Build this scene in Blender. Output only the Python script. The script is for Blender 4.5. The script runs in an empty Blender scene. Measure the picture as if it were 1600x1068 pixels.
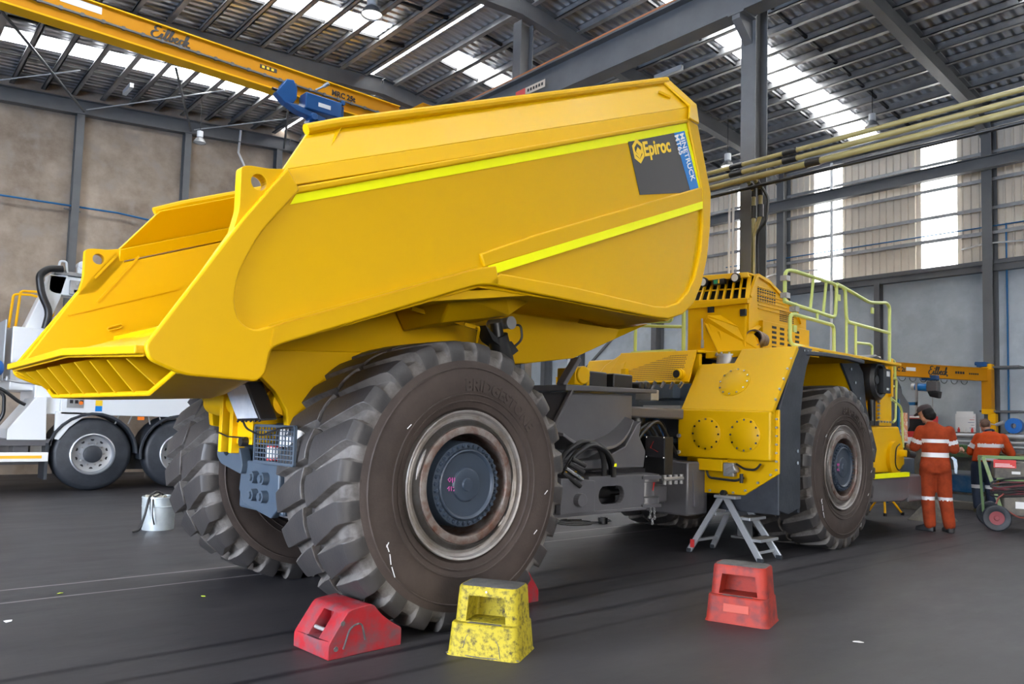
import bpy, bmesh, math, random
from mathutils import Vector, Matrix
random.seed(7)
C = bpy.context.scene
PI = math.pi

# ------------------------------------------------------------------ camera
F, CX, CY = 1197.37, 821.06, 583.72
YAW, PIT, ROL, CAMH = 0.8457, 0.0648, 0.0263, 1.402
fw = Vector((math.cos(YAW)*math.cos(PIT), math.sin(YAW)*math.cos(PIT), math.sin(PIT)))
rt = Vector((math.sin(YAW), -math.cos(YAW), 0)); up = rt.cross(fw)
rt2 = math.cos(ROL)*rt + math.sin(ROL)*up; up2 = -math.sin(ROL)*rt + math.cos(ROL)*up
cd = bpy.data.cameras.new('camera'); cam = bpy.data.objects.new('camera', cd)
C.collection.objects.link(cam); C.camera = cam
cam.matrix_world = Matrix(((rt2.x, up2.x, -fw.x, 0), (rt2.y, up2.y, -fw.y, 0), (rt2.z, up2.z, -fw.z, CAMH), (0, 0, 0, 1)))
cd.sensor_width = 36; cd.lens = F/1600*36
cd.shift_x = (800-CX)/1600; cd.shift_y = (CY-534)/1600
cd.clip_end = 300

# ------------------------------------------------------------------ view and sky
C.view_settings.view_transform = 'Standard'; C.view_settings.look = 'None'
C.view_settings.exposure = 0.72; C.view_settings.gamma = 1.0
C.cycles.max_bounces = 8; C.cycles.diffuse_bounces = 4; C.cycles.glossy_bounces = 4
C.cycles.transmission_bounces = 6; C.cycles.transparent_max_bounces = 10
C.cycles.sample_clamp_indirect = 6; C.cycles.caustics_reflective = False; C.cycles.caustics_refractive = False
C.cycles.use_denoising = True
w = bpy.data.worlds.new('sky'); C.world = w; w.use_nodes = True
nt = w.node_tree; nt.nodes.clear()
out = nt.nodes.new('ShaderNodeOutputWorld'); bg = nt.nodes.new('ShaderNodeBackground')
geo = nt.nodes.new('ShaderNodeTexCoord'); sep = nt.nodes.new('ShaderNodeSeparateXYZ'); rmp = nt.nodes.new('ShaderNodeValToRGB')
nt.links.new(geo.outputs['Generated'], sep.inputs[0]); nt.links.new(sep.outputs['Z'], rmp.inputs[0])
rmp.color_ramp.elements[0].position = 0.0; rmp.color_ramp.elements[0].color = (1.0, 0.95, 0.89, 1)
rmp.color_ramp.elements[1].position = 0.8; rmp.color_ramp.elements[1].color = (0.90, 0.93, 0.97, 1)
nt.links.new(rmp.outputs[0], bg.inputs[0]); bg.inputs[1].default_value = 12.0
nt.links.new(bg.outputs[0], out.inputs[0])

def portal(name, loc, d, sx, sy, power, col=(1, 1, 1)):
    l = bpy.data.lights.new(name, 'AREA'); l.shape = 'RECTANGLE'; l.size = sx; l.size_y = sy
    l.energy = power; l.color = col
    o = bpy.data.objects.new(name, l); C.collection.objects.link(o); o.location = loc
    o.rotation_euler = Vector(d).to_track_quat('-Z', 'Y').to_euler()
    return o
# daylight pouring in through the big open doorways behind the photographer and from the yard at the left
portal('daylight_rear_doorway', (-8.9, 3.5, 2.6), (1, 0.05, -0.02), 8.5, 4.8, 1150, (0.60, 0.82, 1.18))
portal('daylight_side_doorway', (-1.0, -10.9, 2.4), (0, 1, -0.02), 6, 4.6, 120, (1.0, 0.98, 0.95))

# ------------------------------------------------------------------ helpers
def setp(o, label=None, cat=None, group=None, kind=None):
    if label: o['label'] = label
    if cat: o['category'] = cat
    if group: o['group'] = group
    if kind: o['kind'] = kind
    return o

class MB:
    def __init__(s): s.b = bmesh.new(); s.mi = 0
    def _f(s, vs):
        try:
            f = s.b.faces.new(vs); f.material_index = s.mi; return f
        except ValueError: return None
    def v(s, p): return s.b.verts.new(Vector(p))
    def frame(s, c, R, hx, hy, hz):
        vs = []
        for sx in (-1, 1):
            for sy in (-1, 1):
                for sz in (-1, 1): vs.append(s.v(Vector(c) + R @ Vector((sx*hx, sy*hy, sz*hz))))
        for q in ((0,1,3,2),(4,6,7,5),(0,4,5,1),(2,3,7,6),(0,2,6,4),(1,5,7,3)): s._f([vs[i] for i in q])
        return s
    def box(s, a, b):
        a = Vector(a); b = Vector(b); c = (a+b)/2; h = (b-a)/2
        return s.frame(c, Matrix.Identity(3), abs(h.x), abs(h.y), abs(h.z))
    def obox(s, c, size, rot=(0, 0, 0)):
        from mathutils import Euler
        return s.frame(c, Euler(rot).to_matrix(), size[0]/2, size[1]/2, size[2]/2)
    def basis(s, p0, p1, upv=(0, 0, 1)):
        d = (Vector(p1)-Vector(p0)).normalized(); u = Vector(upv)
        if abs(d.dot(u)) > .98: u = Vector((0, 1, 0)) if abs(d.y) < .9 else Vector((1, 0, 0))
        x = d.cross(u).normalized(); z = x.cross(d)
        return d, x, z
    def beam(s, p0, p1, w_, h, upv=(0, 0, 1)):
        d, x, z = s.basis(p0, p1, upv); p0 = Vector(p0); p1 = Vector(p1)
        R = Matrix((x, d, z)).transposed()
        return s.frame((p0+p1)/2, R, w_/2, (p1-p0).length/2, h/2)
    def ibeam(s, p0, p1, w_, h, tf=.018, tw=.012, upv=(0, 0, 1)):
        d, x, z = s.basis(p0, p1, upv); p0 = Vector(p0); p1 = Vector(p1)
        R = Matrix((x, d, z)).transposed(); L = (p1-p0).length/2; c = (p0+p1)/2
        s.frame(c+z*(h/2-tf/2), R, w_/2, L, tf/2); s.frame(c-z*(h/2-tf/2), R, w_/2, L, tf/2)
        s.frame(c, R, tw/2, L, h/2-tf); return s
    def ring(s, c, x, z, r, n, ph=0):
        return [s.v(Vector(c) + x*(r*math.cos(ph+2*PI*i/n)) + z*(r*math.sin(ph+2*PI*i/n))) for i in range(n)]
    def bridge(s, a, b, closed=True):
        n = len(a)
        for i in range(n if closed else n-1): s._f((a[i], a[(i+1) % n], b[(i+1) % n], b[i]))
    def tube(s, pts, r, n=8, cap=True, closed=False):
        pts = [Vector(p) for p in pts]; m = len(pts); rings = []; x = None
        for i, p in enumerate(pts):
            if closed: d = (pts[(i+1) % m]-pts[i-1]).normalized()
            elif i == 0: d = (pts[1]-p).normalized()
            elif i == m-1: d = (p-pts[-2]).normalized()
            else: d = ((pts[i+1]-p).normalized()+(p-pts[i-1]).normalized()).normalized()
            if x is None:
                u = Vector((0, 0, 1)) if abs(d.z) < .9 else Vector((1, 0, 0)); x = d.cross(u).normalized()
            else: x = (x-d*x.dot(d)).normalized()
            rr = r[i] if isinstance(r, (list, tuple)) else r
            rings.append(s.ring(p, x, d.cross(x), rr, n))
        for a, b in zip(rings, rings[1:]): s.bridge(a, b)
        if closed: s.bridge(rings[-1], rings[0])
        elif cap: s._f(rings[0][::-1]); s._f(rings[-1])
        return s
    def cyl(s, p0, p1, r, n=20, r1=None):
        return s.tube([p0, p1], [r, r if r1 is None else r1], n)
    def prism(s, poly, ax, a, b):
        def P(q, t): return {'y': (q[0], t, q[1]), 'x': (t, q[0], q[1]), 'z': (q[0], q[1], t)}[ax]
        A = [s.v(P(q, a)) for q in poly]; B = [s.v(P(q, b)) for q in poly]
        s.bridge(A, B); s._f(A[::-1]); s._f(B); return s
    def slab(s, poly3, off):
        off = Vector(off); A = [s.v(p) for p in poly3]; B = [s.v(Vector(p)+off) for p in poly3]
        s.bridge(A, B); s._f(A[::-1]); s._f(B); return s
    def lathe(s, prof, c, d, n=48, caps=False):
        d = Vector(d).normalized(); u = Vector((0, 0, 1)) if abs(d.z) < .9 else Vector((1, 0, 0))
        x = d.cross(u).normalized(); z = d.cross(x); rs = []
        for r, t in prof: rs.append(s.ring(Vector(c)+d*t, x, z, max(r, 1e-4), n))
        for a, b in zip(rs, rs[1:]): s.bridge(a, b)
        if caps: s._f(rs[0][::-1]); s._f(rs[-1])
        return s
    def loft(s, secs, caps=True, closed=True):
        rs = [[s.v(p) for p in q] for q in secs]
        for a, b in zip(rs, rs[1:]): s.bridge(a, b, closed)
        if caps: s._f(rs[0][::-1]); s._f(rs[-1])
        return s
    def sphere(s, c, r, n=12, sc=(1, 1, 1)):
        c = Vector(c); rows = []
        for i in range(1, n):
            a = PI*i/n
            rows.append([s.v(c+Vector((sc[0]*r*math.sin(a)*math.cos(2*PI*j/(2*n)), sc[1]*r*math.sin(a)*math.sin(2*PI*j/(2*n)), sc[2]*r*math.cos(a)))) for j in range(2*n)])
        for a, b in zip(rows, rows[1:]): s.bridge(a, b)
        t = s.v(c+Vector((0, 0, sc[2]*r))); bt = s.v(c-Vector((0, 0, sc[2]*r)))
        for j in range(2*n): s._f((t, rows[0][(j+1) % (2*n)], rows[0][j])); s._f((bt, rows[-1][j], rows[-1][(j+1) % (2*n)]))
        return s

def fil(pts, r, k=4, closed=False):
    """round the corners of a polyline"""
    P = [Vector(p) for p in pts]; o = []; n = len(P)
    for i, p in enumerate(P):
        if not closed and i in (0, n-1): o.append(tuple(p)); continue
        a = P[i-1]-p; b = P[(i+1) % n]-p; rr = r[i] if isinstance(r, (list, tuple)) else r
        q = min(rr, a.length*.45, b.length*.45); A = p+a.normalized()*q; B = p+b.normalized()*q
        if rr <= 0: o.append(tuple(p)); continue
        for j in range(k+1):
            t = j/k; o.append(tuple(A*(1-t)**2 + p*2*t*(1-t) + B*t*t))
    return o
def arc(cx, cy, r, a0, a1, n=8):
    return [(cx+r*math.cos(a0+(a1-a0)*i/n), cy+r*math.sin(a0+(a1-a0)*i/n)) for i in range(n+1)]

def depth(o):
    n = 0
    while o.parent: o = o.parent; n += 1
    return n
def each(name, mats, parent, items, smooth=30, **k):
    """one object per item; an item is a function that adds its shape to a fresh MB"""
    for f in items:
        p = MB(); f(p); obj(name, p, mats, parent, smooth=smooth, **k)
def obj(name, mb, mats, parent=None, smooth=35, bevel=0, seg=2, label=None):
    bm = mb.b if isinstance(mb, MB) else mb
    bmesh.ops.recalc_face_normals(bm, faces=bm.faces)
    me = bpy.data.meshes.new(name); bm.to_mesh(me); bm.free()
    for m in (mats if isinstance(mats, (list, tuple)) else [mats]): me.materials.append(m)
    if smooth:
        me.shade_smooth(); me.set_sharp_from_angle(angle=math.radians(smooth))
    o = bpy.data.objects.new(name, me); C.collection.objects.link(o)
    if parent:
        while depth(parent) >= 2: parent = parent.parent
        o.parent = parent
    if bevel:
        b = o.modifiers.new('bevel', 'BEVEL'); b.width = bevel; b.segments = seg; b.limit_method = 'ANGLE'; b.angle_limit = math.radians(40)
    if label: o['label'] = label
    return o
def tmesh(name, mb, mats, label, cat, group=None, kind=None, **k):
    """a thing that is a single mesh: its origin is moved to its base"""
    o = obj(name, mb, mats, **k); me = o.data
    xs = [v.co for v in me.vertices]
    c = Vector(((min(v.x for v in xs)+max(v.x for v in xs))/2, (min(v.y for v in xs)+max(v.y for v in xs))/2, min(v.z for v in xs)))
    me.transform(Matrix.Translation(-c)); o.location = c
    return setp(o, label, cat, group, kind)
def thing(name, label, cat, loc=(0, 0, 0), rz=0, group=None, kind=None):
    o = bpy.data.objects.new(name, None); C.collection.objects.link(o); o.location = loc; o.rotation_euler = (0, 0, rz)
    o.empty_display_size = .1
    return setp(o, label, cat, group, kind)
def copy_tree(o, parent=None):
    c = o.copy(); C.collection.objects.link(c)
    if parent: c.parent = parent
    for ch in [x for x in bpy.data.objects if x.parent == o]: copy_tree(ch, c)
    return c

def text(name, body, size, parent, loc, right, upv, mat, ext=.002, bold=0, shear=0, sx=1, align='LEFT', label=None, bend=None):
    cu = bpy.data.curves.new('t', 'FONT'); cu.body = body; cu.size = size; cu.extrude = ext; cu.offset = bold; cu.shear = shear
    cu.align_x = align; cu.resolution_u = 3
    to = bpy.data.objects.new('t', cu); C.collection.objects.link(to)
    bpy.context.view_layer.update()
    me = bpy.data.meshes.new_from_object(to.evaluated_get(bpy.context.evaluated_depsgraph_get()))
    bpy.data.objects.remove(to); bpy.data.curves.remove(cu)
    if bend:
        r0, a0 = bend
        for v in me.vertices:
            a = a0 - v.co.x*sx/r0; r = r0+v.co.y; v.co = Vector((r*math.cos(a), r*math.sin(a), v.co.z))
    else:
        for v in me.vertices: v.co.x *= sx
    R = Vector(right).normalized(); U = Vector(upv).normalized(); N = R.cross(U); L = Vector(loc)
    me.transform(Matrix(((R.x, U.x, N.x, L.x), (R.y, U.y, N.y, L.y), (R.z, U.z, N.z, L.z), (0, 0, 0, 1))))
    me.materials.clear(); me.materials.append(mat); me.name = name
    while depth(parent) >= 2: parent = parent.parent
    o = bpy.data.objects.new(name, me); C.collection.objects.link(o); o.parent = parent
    if label: o['label'] = label
    return o

SCRIPT = [[(.55,.92),(.40,1.0),(.2,.92),(.15,.75),(.28,.62),(.42,.60)], [(.36,.60),(.10,.50),(.03,.25),(.15,.05),(.38,.0),(.62,.15),(.78,.50),(.74,.2),(.84,.05),(.95,.15),(1.15,.7),(1.18,.95),(1.08,.95),(1.02,.5),(1.04,.1),(1.15,.05),(1.25,.18),(1.45,.7),(1.48,.95),(1.38,.92),(1.33,.4),(1.38,.08),(1.52,.05),(1.62,.25),(1.55,.45),(1.62,.33),(1.74,.25),(1.88,.32),(1.92,.45),(1.84,.52),(1.75,.38),(1.76,.12),(1.9,.03),(2.08,.2),(2.12,.4)],
          [(2.34,.42),(2.22,.5),(2.10,.38),(2.10,.12),(2.24,.03),(2.38,.15),(2.58,.7),(2.6,.95),(2.5,.92),(2.46,.4),(2.46,.02)], [(2.47,.25),(2.65,.48),(2.72,.4),(2.58,.28),(2.64,.1),(2.78,.02),(2.88,.12),(2.82,-.1)], [(.80,.70),(.86,.76)]]
def script_sign(parent, loc, right, upv, size, m):
    """slanted brush-script maker's name on a crane girder"""
    Rv = Vector(right).normalized(); U = Vector(upv).normalized(); N = Rv.cross(U); L = Vector(loc); p = MB()
    for st in SCRIPT:
        pts = fil([(x+.22*y, y, 0) for x, y in st], .09, 3)
        for off in (-.05, -.02, .02, .05):
            p.tube([L+(Rv*(q[0]+off)+U*q[1])*size for q in pts], .042*size, 6)
    o = obj('lettering', p, m, parent)
    for v in o.data.vertices:
        dd = (v.co-L).dot(N); v.co -= N*dd*.8
    return o

# ------------------------------------------------------------------ materials
def mat(name, col, rough=.5, metal=0., col2=None, nscale=4., nlo=.35, nhi=.65, coat=0., bump=0., bscale=40., ndetail=4., stretch=None,
        emit=None, estr=0., rough2=None, spec=.5, col3=None, n3=30.):
    m = bpy.data.materials.new(name); m.use_nodes = True; t = m.node_tree; b = t.nodes['Principled BSDF']
    b.inputs['Base Color'].default_value = (*col, 1); b.inputs['Roughness'].default_value = rough; b.inputs['Metallic'].default_value = metal
    b.inputs['Coat Weight'].default_value = coat; b.inputs['Coat Roughness'].default_value = .08
    b.inputs['Specular IOR Level'].default_value = spec
    if emit: b.inputs['Emission Color'].default_value = (*emit, 1); b.inputs['Emission Strength'].default_value = estr
    tc = t.nodes.new('ShaderNodeTexCoord'); vec = tc.outputs['Object']
    if stretch:
        mp = t.nodes.new('ShaderNodeMapping'); mp.inputs['Scale'].default_value = stretch
        t.links.new(vec, mp.inputs['Vector']); vec = mp.outputs[0]
    if col2 is not None or rough2 is not None:
        n = t.nodes.new('ShaderNodeTexNoise'); n.inputs['Scale'].default_value = nscale; n.inputs['Detail'].default_value = ndetail
        n.inputs['Roughness'].default_value = .65
        t.links.new(vec, n.inputs['Vector'])
        r = t.nodes.new('ShaderNodeValToRGB'); r.color_ramp.elements[0].position = nlo; r.color_ramp.elements[1].position = nhi
        t.links.new(n.outputs['Fac'], r.inputs[0])
        if col2 is not None:
            r.color_ramp.elements[0].color = (*col, 1); r.color_ramp.elements[1].color = (*col2, 1)
            last = r.outputs[0]
            if col3 is not None:
                n3_ = t.nodes.new('ShaderNodeTexNoise'); n3_.inputs['Scale'].default_value = n3; n3_.inputs['Detail'].default_value = 6
                t.links.new(vec, n3_.inputs['Vector'])
                r3 = t.nodes.new('ShaderNodeValToRGB'); r3.color_ramp.elements[0].position = .52; r3.color_ramp.elements[1].position = .66
                t.links.new(n3_.outputs['Fac'], r3.inputs[0])
                mx = t.nodes.new('ShaderNodeMix'); mx.data_type = 'RGBA'; mx.inputs['B'].default_value = (*col3, 1)
                t.links.new(r3.outputs[0], mx.inputs['Factor']); t.links.new(last, mx.inputs['A']); last = mx.outputs['Result']
            t.links.new(last, b.inputs['Base Color'])
        if rough2 is not None:
            mr = t.nodes.new('ShaderNodeMapRange'); mr.inputs['To Min'].default_value = rough; mr.inputs['To Max'].default_value = rough2
            t.links.new(n.outputs['Fac'], mr.inputs[0]); mr.inputs['From Min'].default_value = nlo; mr.inputs['From Max'].default_value = nhi
            t.links.new(mr.outputs[0], b.inputs['Roughness'])
    if bump:
        n2 = t.nodes.new('ShaderNodeTexNoise'); n2.inputs['Scale'].default_value = bscale; n2.inputs['Detail'].default_value = 5
        t.links.new(vec, n2.inputs['Vector'])
        bp = t.nodes.new('ShaderNodeBump'); bp.inputs['Strength'].default_value = bump; bp.inputs['Distance'].default_value = .02
        t.links.new(n2.outputs['Fac'], bp.inputs['Height']); t.links.new(bp.outputs[0], b.inputs['Normal'])
    return m
M = {}
M['yel'] = mat('yellow_paint', (.60, .345, .0), .36, coat=.0, rough2=.44, nscale=3, bump=.02, bscale=3, spec=.2)
M['yel2'] = mat('machine_yellow', (.72, .41, .0), .42, coat=.0, spec=.25, bump=.03, bscale=12)
M['crane'] = mat('crane_orange', (.52, .215, .0), .55, spec=.2)
M['cranel'] = mat('crane_yellow_and_lit_flange', (.85, .43, .0), .55, spec=.2)  # yellow paint; on the overhead crane flange it imitates bounced light
M['steel'] = mat('grey_steel_paint', (.105, .108, .112), .5, col2=(.13, .133, .138), nscale=1.5)
M['galv'] = mat('galvanised', (.30, .30, .30), .45, .55, col2=(.42, .42, .42), nscale=2)
M['black'] = mat('black_plastic', (.012, .012, .013), .4)
M['rub'] = mat('rubber_black', (.014, .018, .025), .5, col2=(.03, .035, .045), nscale=4, bump=.1, bscale=30)
M['tyre'] = mat('tyre_rubber', (.030, .028, .029), .45, col2=(.042, .038, .037), nscale=4, bump=.08, bscale=50)
M['tyredust'] = mat('tyre_groove_dust', (.055, .047, .042), .75, col2=(.125, .115, .108), nscale=7, nlo=.35, nhi=.6, bump=.15, bscale=50)
M['tyreside'] = mat('tyre_sidewall', (.030, .020, .016), .75, col2=(.046, .032, .026), nscale=3.5, bump=.08, bscale=60)
M['rim'] = mat('rim_metal', (.34, .32, .31), .48, .35, col2=(.22, .185, .16), nscale=5, bump=.12, bscale=25)
M['rust'] = mat('rim_rust', (.26, .23, .21), .5, .6, col2=(.15, .075, .05), nscale=12, bump=.2, bscale=40)
M['hub'] = mat('hub_blue_grey', (.030, .042, .062), .42, bump=.02)
M['chas'] = mat('chassis_grey', (.085, .083, .092), .34, coat=.2, col2=(.10, .098, .106), nscale=3)
M['chasb'] = mat('chassis_blue_grey', (.042, .062, .09), .4, col2=(.06, .08, .105), nscale=3)
M['lime'] = mat('lime_rail', (.48, .56, .16), .4)
M['neon'] = mat('fluoro_tape', (.84, .86, .0), .4, spec=.2)
M['decal'] = mat('decal_dark', (.035, .033, .036), .4)
M['blue'] = mat('decal_blue', (.0, .18, .55), .4)
M['white'] = mat('white_paint', (.72, .74, .76), .35, coat=.3)
M['whitem'] = mat('white_matt', (.75, .75, .75), .6)
M['cblue'] = mat('hoist_blue', (.006, .075, .24), .35)
M['red'] = mat('red_plastic', (.28, .010, .016), .6, col2=(.11, .055, .065), nscale=7, nlo=.42, nhi=.68, bump=.1, spec=.3, ndetail=8)
M['redp'] = mat('red_stool_plastic', (.27, .022, .012), .6, col2=(.07, .022, .025), nscale=7, nlo=.46, nhi=.72, bump=.08, spec=.3, ndetail=9)
M['yst'] = mat('yellow_stool_plastic', (.33, .265, .016), .6, spec=.2, col2=(.045, .035, .015), nscale=24, nlo=.47, nhi=.68, ndetail=8, bump=.15)
M['ablack'] = mat('grip_tread', (.05, .05, .055), .7, col2=(.09, .085, .08), nscale=12, bump=.4, bscale=120)
M['alu'] = mat('aluminium', (.45, .47, .50), .4, .7)
M['orange'] = mat('hi_vis_orange', (.50, .065, .010), .85, spec=.15, col2=(.40, .05, .015), nscale=8, bump=.25, bscale=14)
M['coverall'] = mat('rust_orange_cotton', (.31, .046, .014), .9, spec=.15, col2=(.21, .032, .011), nscale=7, bump=.3, bscale=13)
M['refl'] = mat('reflective_tape', (.62, .62, .64), .4, .1)
M['navy'] = mat('navy_cotton', (.012, .022, .05), .8, bump=.3, bscale=13)
M['skin'] = mat('skin', (.33, .16, .10), .55)
M['hair'] = mat('hair_dark', (.006, .005, .005), .7, spec=.2)
M['hairb'] = mat('hair_brown', (.10, .05, .03), .6)
M['boot'] = mat('boot_black', (.012, .012, .014), .5)
M['chrome'] = mat('chrome', (.7, .7, .7), .15, 1)
M['khaki'] = mat('duct_khaki', (.33, .28, .11), .4, col2=(.28, .23, .09), nscale=5)
M['greenb'] = mat('bench_green', (.07, .14, .06), .6, col2=(.12, .13, .08), nscale=5)
M['wood'] = mat('bench_wood', (.18, .12, .075), .7, col2=(.10, .07, .05), nscale=9, stretch=(1, 6, 1))
M['dirtg'] = mat('dirty_grey', (.08, .075, .07), .6, col2=(.16, .14, .11), nscale=6)
M['card'] = mat('cardboard', (.35, .22, .12), .8)
M['text'] = mat('lettering_black', (.012, .012, .012), .5)
M['ltxt'] = mat('lettering_yellow', (.85, .56, .02), .4)
M['wtxt'] = mat('lettering_white', (.85, .85, .85), .4)
M['lens'] = mat('lamp_lens', (.8, .8, .8), .15, emit=(1, .97, .9), estr=1.2)
M['lens0'] = mat('work_lamp_lens', (.5, .54, .6), .3, col2=(.66, .68, .72), nscale=8)
M['bluepipe'] = mat('air_pipe_blue', (.01, .13, .32), .4)
M['redf'] = mat('red_paint', (.6, .03, .03), .45)
M['glove'] = mat('rag_blue_white', (.25, .42, .6), .8, col2=(.7, .75, .8), nscale=14)
M['dark'] = mat('dark_void', (.01, .01, .012), .6)
M['orl'] = mat('orange_marker_lamp', (.9, .2, .02), .3)
# ------------------------------------------------------------------ hall: floor, roof, walls
def nodes(m): return m.node_tree.nodes, m.node_tree.links
def floor_mat():
    m = mat('workshop_floor', (.023, .022, .0255), .42, spec=.32, col2=(.043, .040, .043), nscale=.45, ndetail=8, rough2=.6, nlo=.3, nhi=.7, stretch=(1, 2.2, 1), bump=.05, bscale=6)
    n, l = nodes(m); b = n['Principled BSDF']
    src = b.inputs['Base Color'].links[0].from_socket
    tc = n.new('ShaderNodeTexCoord'); sp = n.new('ShaderNodeSeparateXYZ'); l.new(tc.outputs['Object'], sp.inputs[0])
    wob = n.new('ShaderNodeTexNoise'); wob.inputs['Scale'].default_value = 1.2; wob.inputs['Detail'].default_value = 5
    l.new(tc.outputs['Object'], wob.inputs['Vector'])
    ad = n.new('ShaderNodeMath'); ad.operation = 'MULTIPLY_ADD'; ad.inputs[1].default_value = .05; l.new(wob.outputs['Fac'], ad.inputs[0]); l.new(sp.outputs['Y'], ad.inputs[2])
    def line(y0, wd, col, prev, fac):
        a = n.new('ShaderNodeMath'); a.operation = 'SUBTRACT'; a.inputs[1].default_value = y0+.025; l.new(ad.outputs[0], a.inputs[0])
        c = n.new('ShaderNodeMath'); c.operation = 'ABSOLUTE'; l.new(a.outputs[0], c.inputs[0])
        r = n.new('ShaderNodeMapRange'); r.inputs['From Min'].default_value = wd; r.inputs['From Max'].default_value = wd*.3
        r.inputs['To Min'].default_value = 0; r.inputs['To Max'].default_value = fac; l.new(c.outputs[0], r.inputs[0])
        x = n.new('ShaderNodeMix'); x.data_type = 'RGBA'; x.inputs['B'].default_value = (*col, 1)
        l.new(r.outputs[0], x.inputs['Factor']); l.new(prev, x.inputs['A']); return x.outputs['Result']
    s = src
    for y0, wd, col, f in ((7.22, .018, (.28, .26, .26), .9), (6.74, .018, (.28, .26, .26), .9), (6.35, .012, (.02, .02, .025), .8),
                           (7.75, .05, (.028, .028, .03), .6), (4.82, .045, (.008, .008, .011), .95), (4.46, .04, (.010, .010, .012), .9),
                           (4.06, .05, (.008, .008, .011), .95), (3.7, .035, (.012, .012, .014), .85), (9.6, .03, (.03, .03, .03), .7), (2.2, .03, (.03, .03, .03), .7)):
        s = line(y0, wd, col, s, f)
    # scuffs and stains
    st = n.new('ShaderNodeTexNoise'); st.inputs['Scale'].default_value = 3.1; st.inputs['Detail'].default_value = 9; st.inputs['Roughness'].default_value = .7
    mp = n.new('ShaderNodeMapping'); mp.inputs['Rotation'].default_value = (0, 0, .4); mp.inputs['Scale'].default_value = (1, 5, 1)
    l.new(tc.outputs['Object'], mp.inputs[0]); l.new(mp.outputs[0], st.inputs['Vector'])
    r = n.new('ShaderNodeValToRGB'); r.color_ramp.elements[0].position = .60; r.color_ramp.elements[1].position = .72
    l.new(st.outputs['Fac'], r.inputs[0])
    x = n.new('ShaderNodeMix'); x.data_type = 'RGBA'; x.inputs['B'].default_value = (.025, .024, .024, 1)
    l.new(r.outputs[0], x.inputs['Factor']); l.new(s, x.inputs['A']); l.new(x.outputs['Result'], b.inputs['Base Color'])
    return m
def conc(name, a, b_, c3, stretch=(1, 1, 1)):
    return mat(name, a, .85, col2=b_, nscale=.9, ndetail=12, nlo=.36, nhi=.64, col3=c3, n3=2.3, bump=.25, bscale=9, stretch=stretch)
M['floor'] = floor_mat()
M['conl'] = conc('brown_concrete', (.23, .175, .13), (.44, .355, .28), (.33, .275, .23))
M['conr'] = conc('blue_grey_concrete', (.36, .405, .44), (.50, .55, .59), (.43, .475, .51))
def foil():
    m = mat('roof_foil', (.80, .81, .84), .22, .55, bump=0)
    n, l = nodes(m); b = n['Principled BSDF']; tc = n.new('ShaderNodeTexCoord')
    w_ = n.new('ShaderNodeTexWave'); w_.bands_direction = 'Y'; w_.inputs['Scale'].default_value = 1.65; w_.inputs['Distortion'].default_value = .25
    l.new(tc.outputs['Object'], w_.inputs['Vector'])
    no = n.new('ShaderNodeTexNoise'); no.inputs['Scale'].default_value = 5; no.inputs['Detail'].default_value = 6; l.new(tc.outputs['Object'], no.inputs['Vector'])
    a = n.new('ShaderNodeMath'); a.operation = 'MULTIPLY_ADD'; a.inputs[1].default_value = .55; l.new(no.outputs['Fac'], a.inputs[0]); l.new(w_.outputs['Fac'], a.inputs[2])
    bp = n.new('ShaderNodeBump'); bp.inputs['Strength'].default_value = .8; bp.inputs['Distance'].default_value = .05
    l.new(a.outputs[0], bp.inputs['Height']); l.new(bp.outputs[0], b.inputs['Normal'])
    return m
M['foil'] = foil()
def pane():
    m = bpy.data.materials.new('fibreglass_pane'); m.use_nodes = True; n, l = nodes(m); n.clear()
    o = n.new('ShaderNodeOutputMaterial'); mx = n.new('ShaderNodeMixShader'); t = n.new('ShaderNodeBsdfTransparent'); s = n.new('ShaderNodeBsdfTranslucent')
    t.inputs[0].default_value = (.97, .98, 1, 1); s.inputs[0].default_value = (.95, .95, .93, 1)
    mx.inputs[0].default_value = .45; l.new(t.outputs[0], mx.inputs[1]); l.new(s.outputs[0], mx.inputs[2]); l.new(mx.outputs[0], o.inputs[0])
    return m
M['pane'] = pane()
M['clad'] = mat('beige_cladding', (.76, .66, .54), .55, col2=(.84, .75, .62), nscale=1.2)

XL, XW, YN, YG = -9.0, 18.0, -11.0, 20.0
XR, ZR = 8.7, 9.15
def zr(x): return ZR - (.0875*(XR-x) if x < XR else .085*(x-XR))
fl = MB(); fl.box((-40, -40, -.2), (60, 50, 0)); setp(obj('floor', fl, M['floor']), kind='structure')

SKY = [(-6.3, -5.6), (-1.55, -.87), (3.15, 3.83), (7.87, 8.55), (12.88, 13.56), (17.35, 18.02)]
XA0, XA1, XB0, XB1 = -8.4, 7.65, 9.25, 17.95
ce = MB()
def sheet(mb, x0, x1, y0, y1, t0=.15, t1=.18):
    q = [(x0, zr(x0)+t0), (x1, zr(x1)+t0), (x1, zr(x1)+t1), (x0, zr(x0)+t1)]
    mb.prism(q, 'y', y0, y1)
cuts = [YN] + [v for s in SKY for v in s] + [YG]
for i in range(0, len(cuts), 2):
    sheet(ce, XL, 8.50, cuts[i], cuts[i+1]); sheet(ce, 8.60, XR, cuts[i], cuts[i+1]); sheet(ce, XR, XW+.5, cuts[i], cuts[i+1])
for a, b in SKY:
    sheet(ce, XL, XA0, a, b); sheet(ce, XA1, 8.50, a, b); sheet(ce, 8.60, XR, a, b); sheet(ce, XR, XB0, a, b); sheet(ce, XB1, XW+.5, a, b)
ceiling = setp(obj('ceiling', ce, M['foil'], smooth=0), kind='structure')
wn = 1
for a, b in SKY:
    for x0, x1 in ((XA0, XA1), (XB0, XB1)):
        m_ = MB(); sheet(m_, x0, x1, a, b, .16, .165)
        setp(obj('window_%d' % wn, m_, M['pane'], smooth=0), kind='structure'); wn += 1
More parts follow.
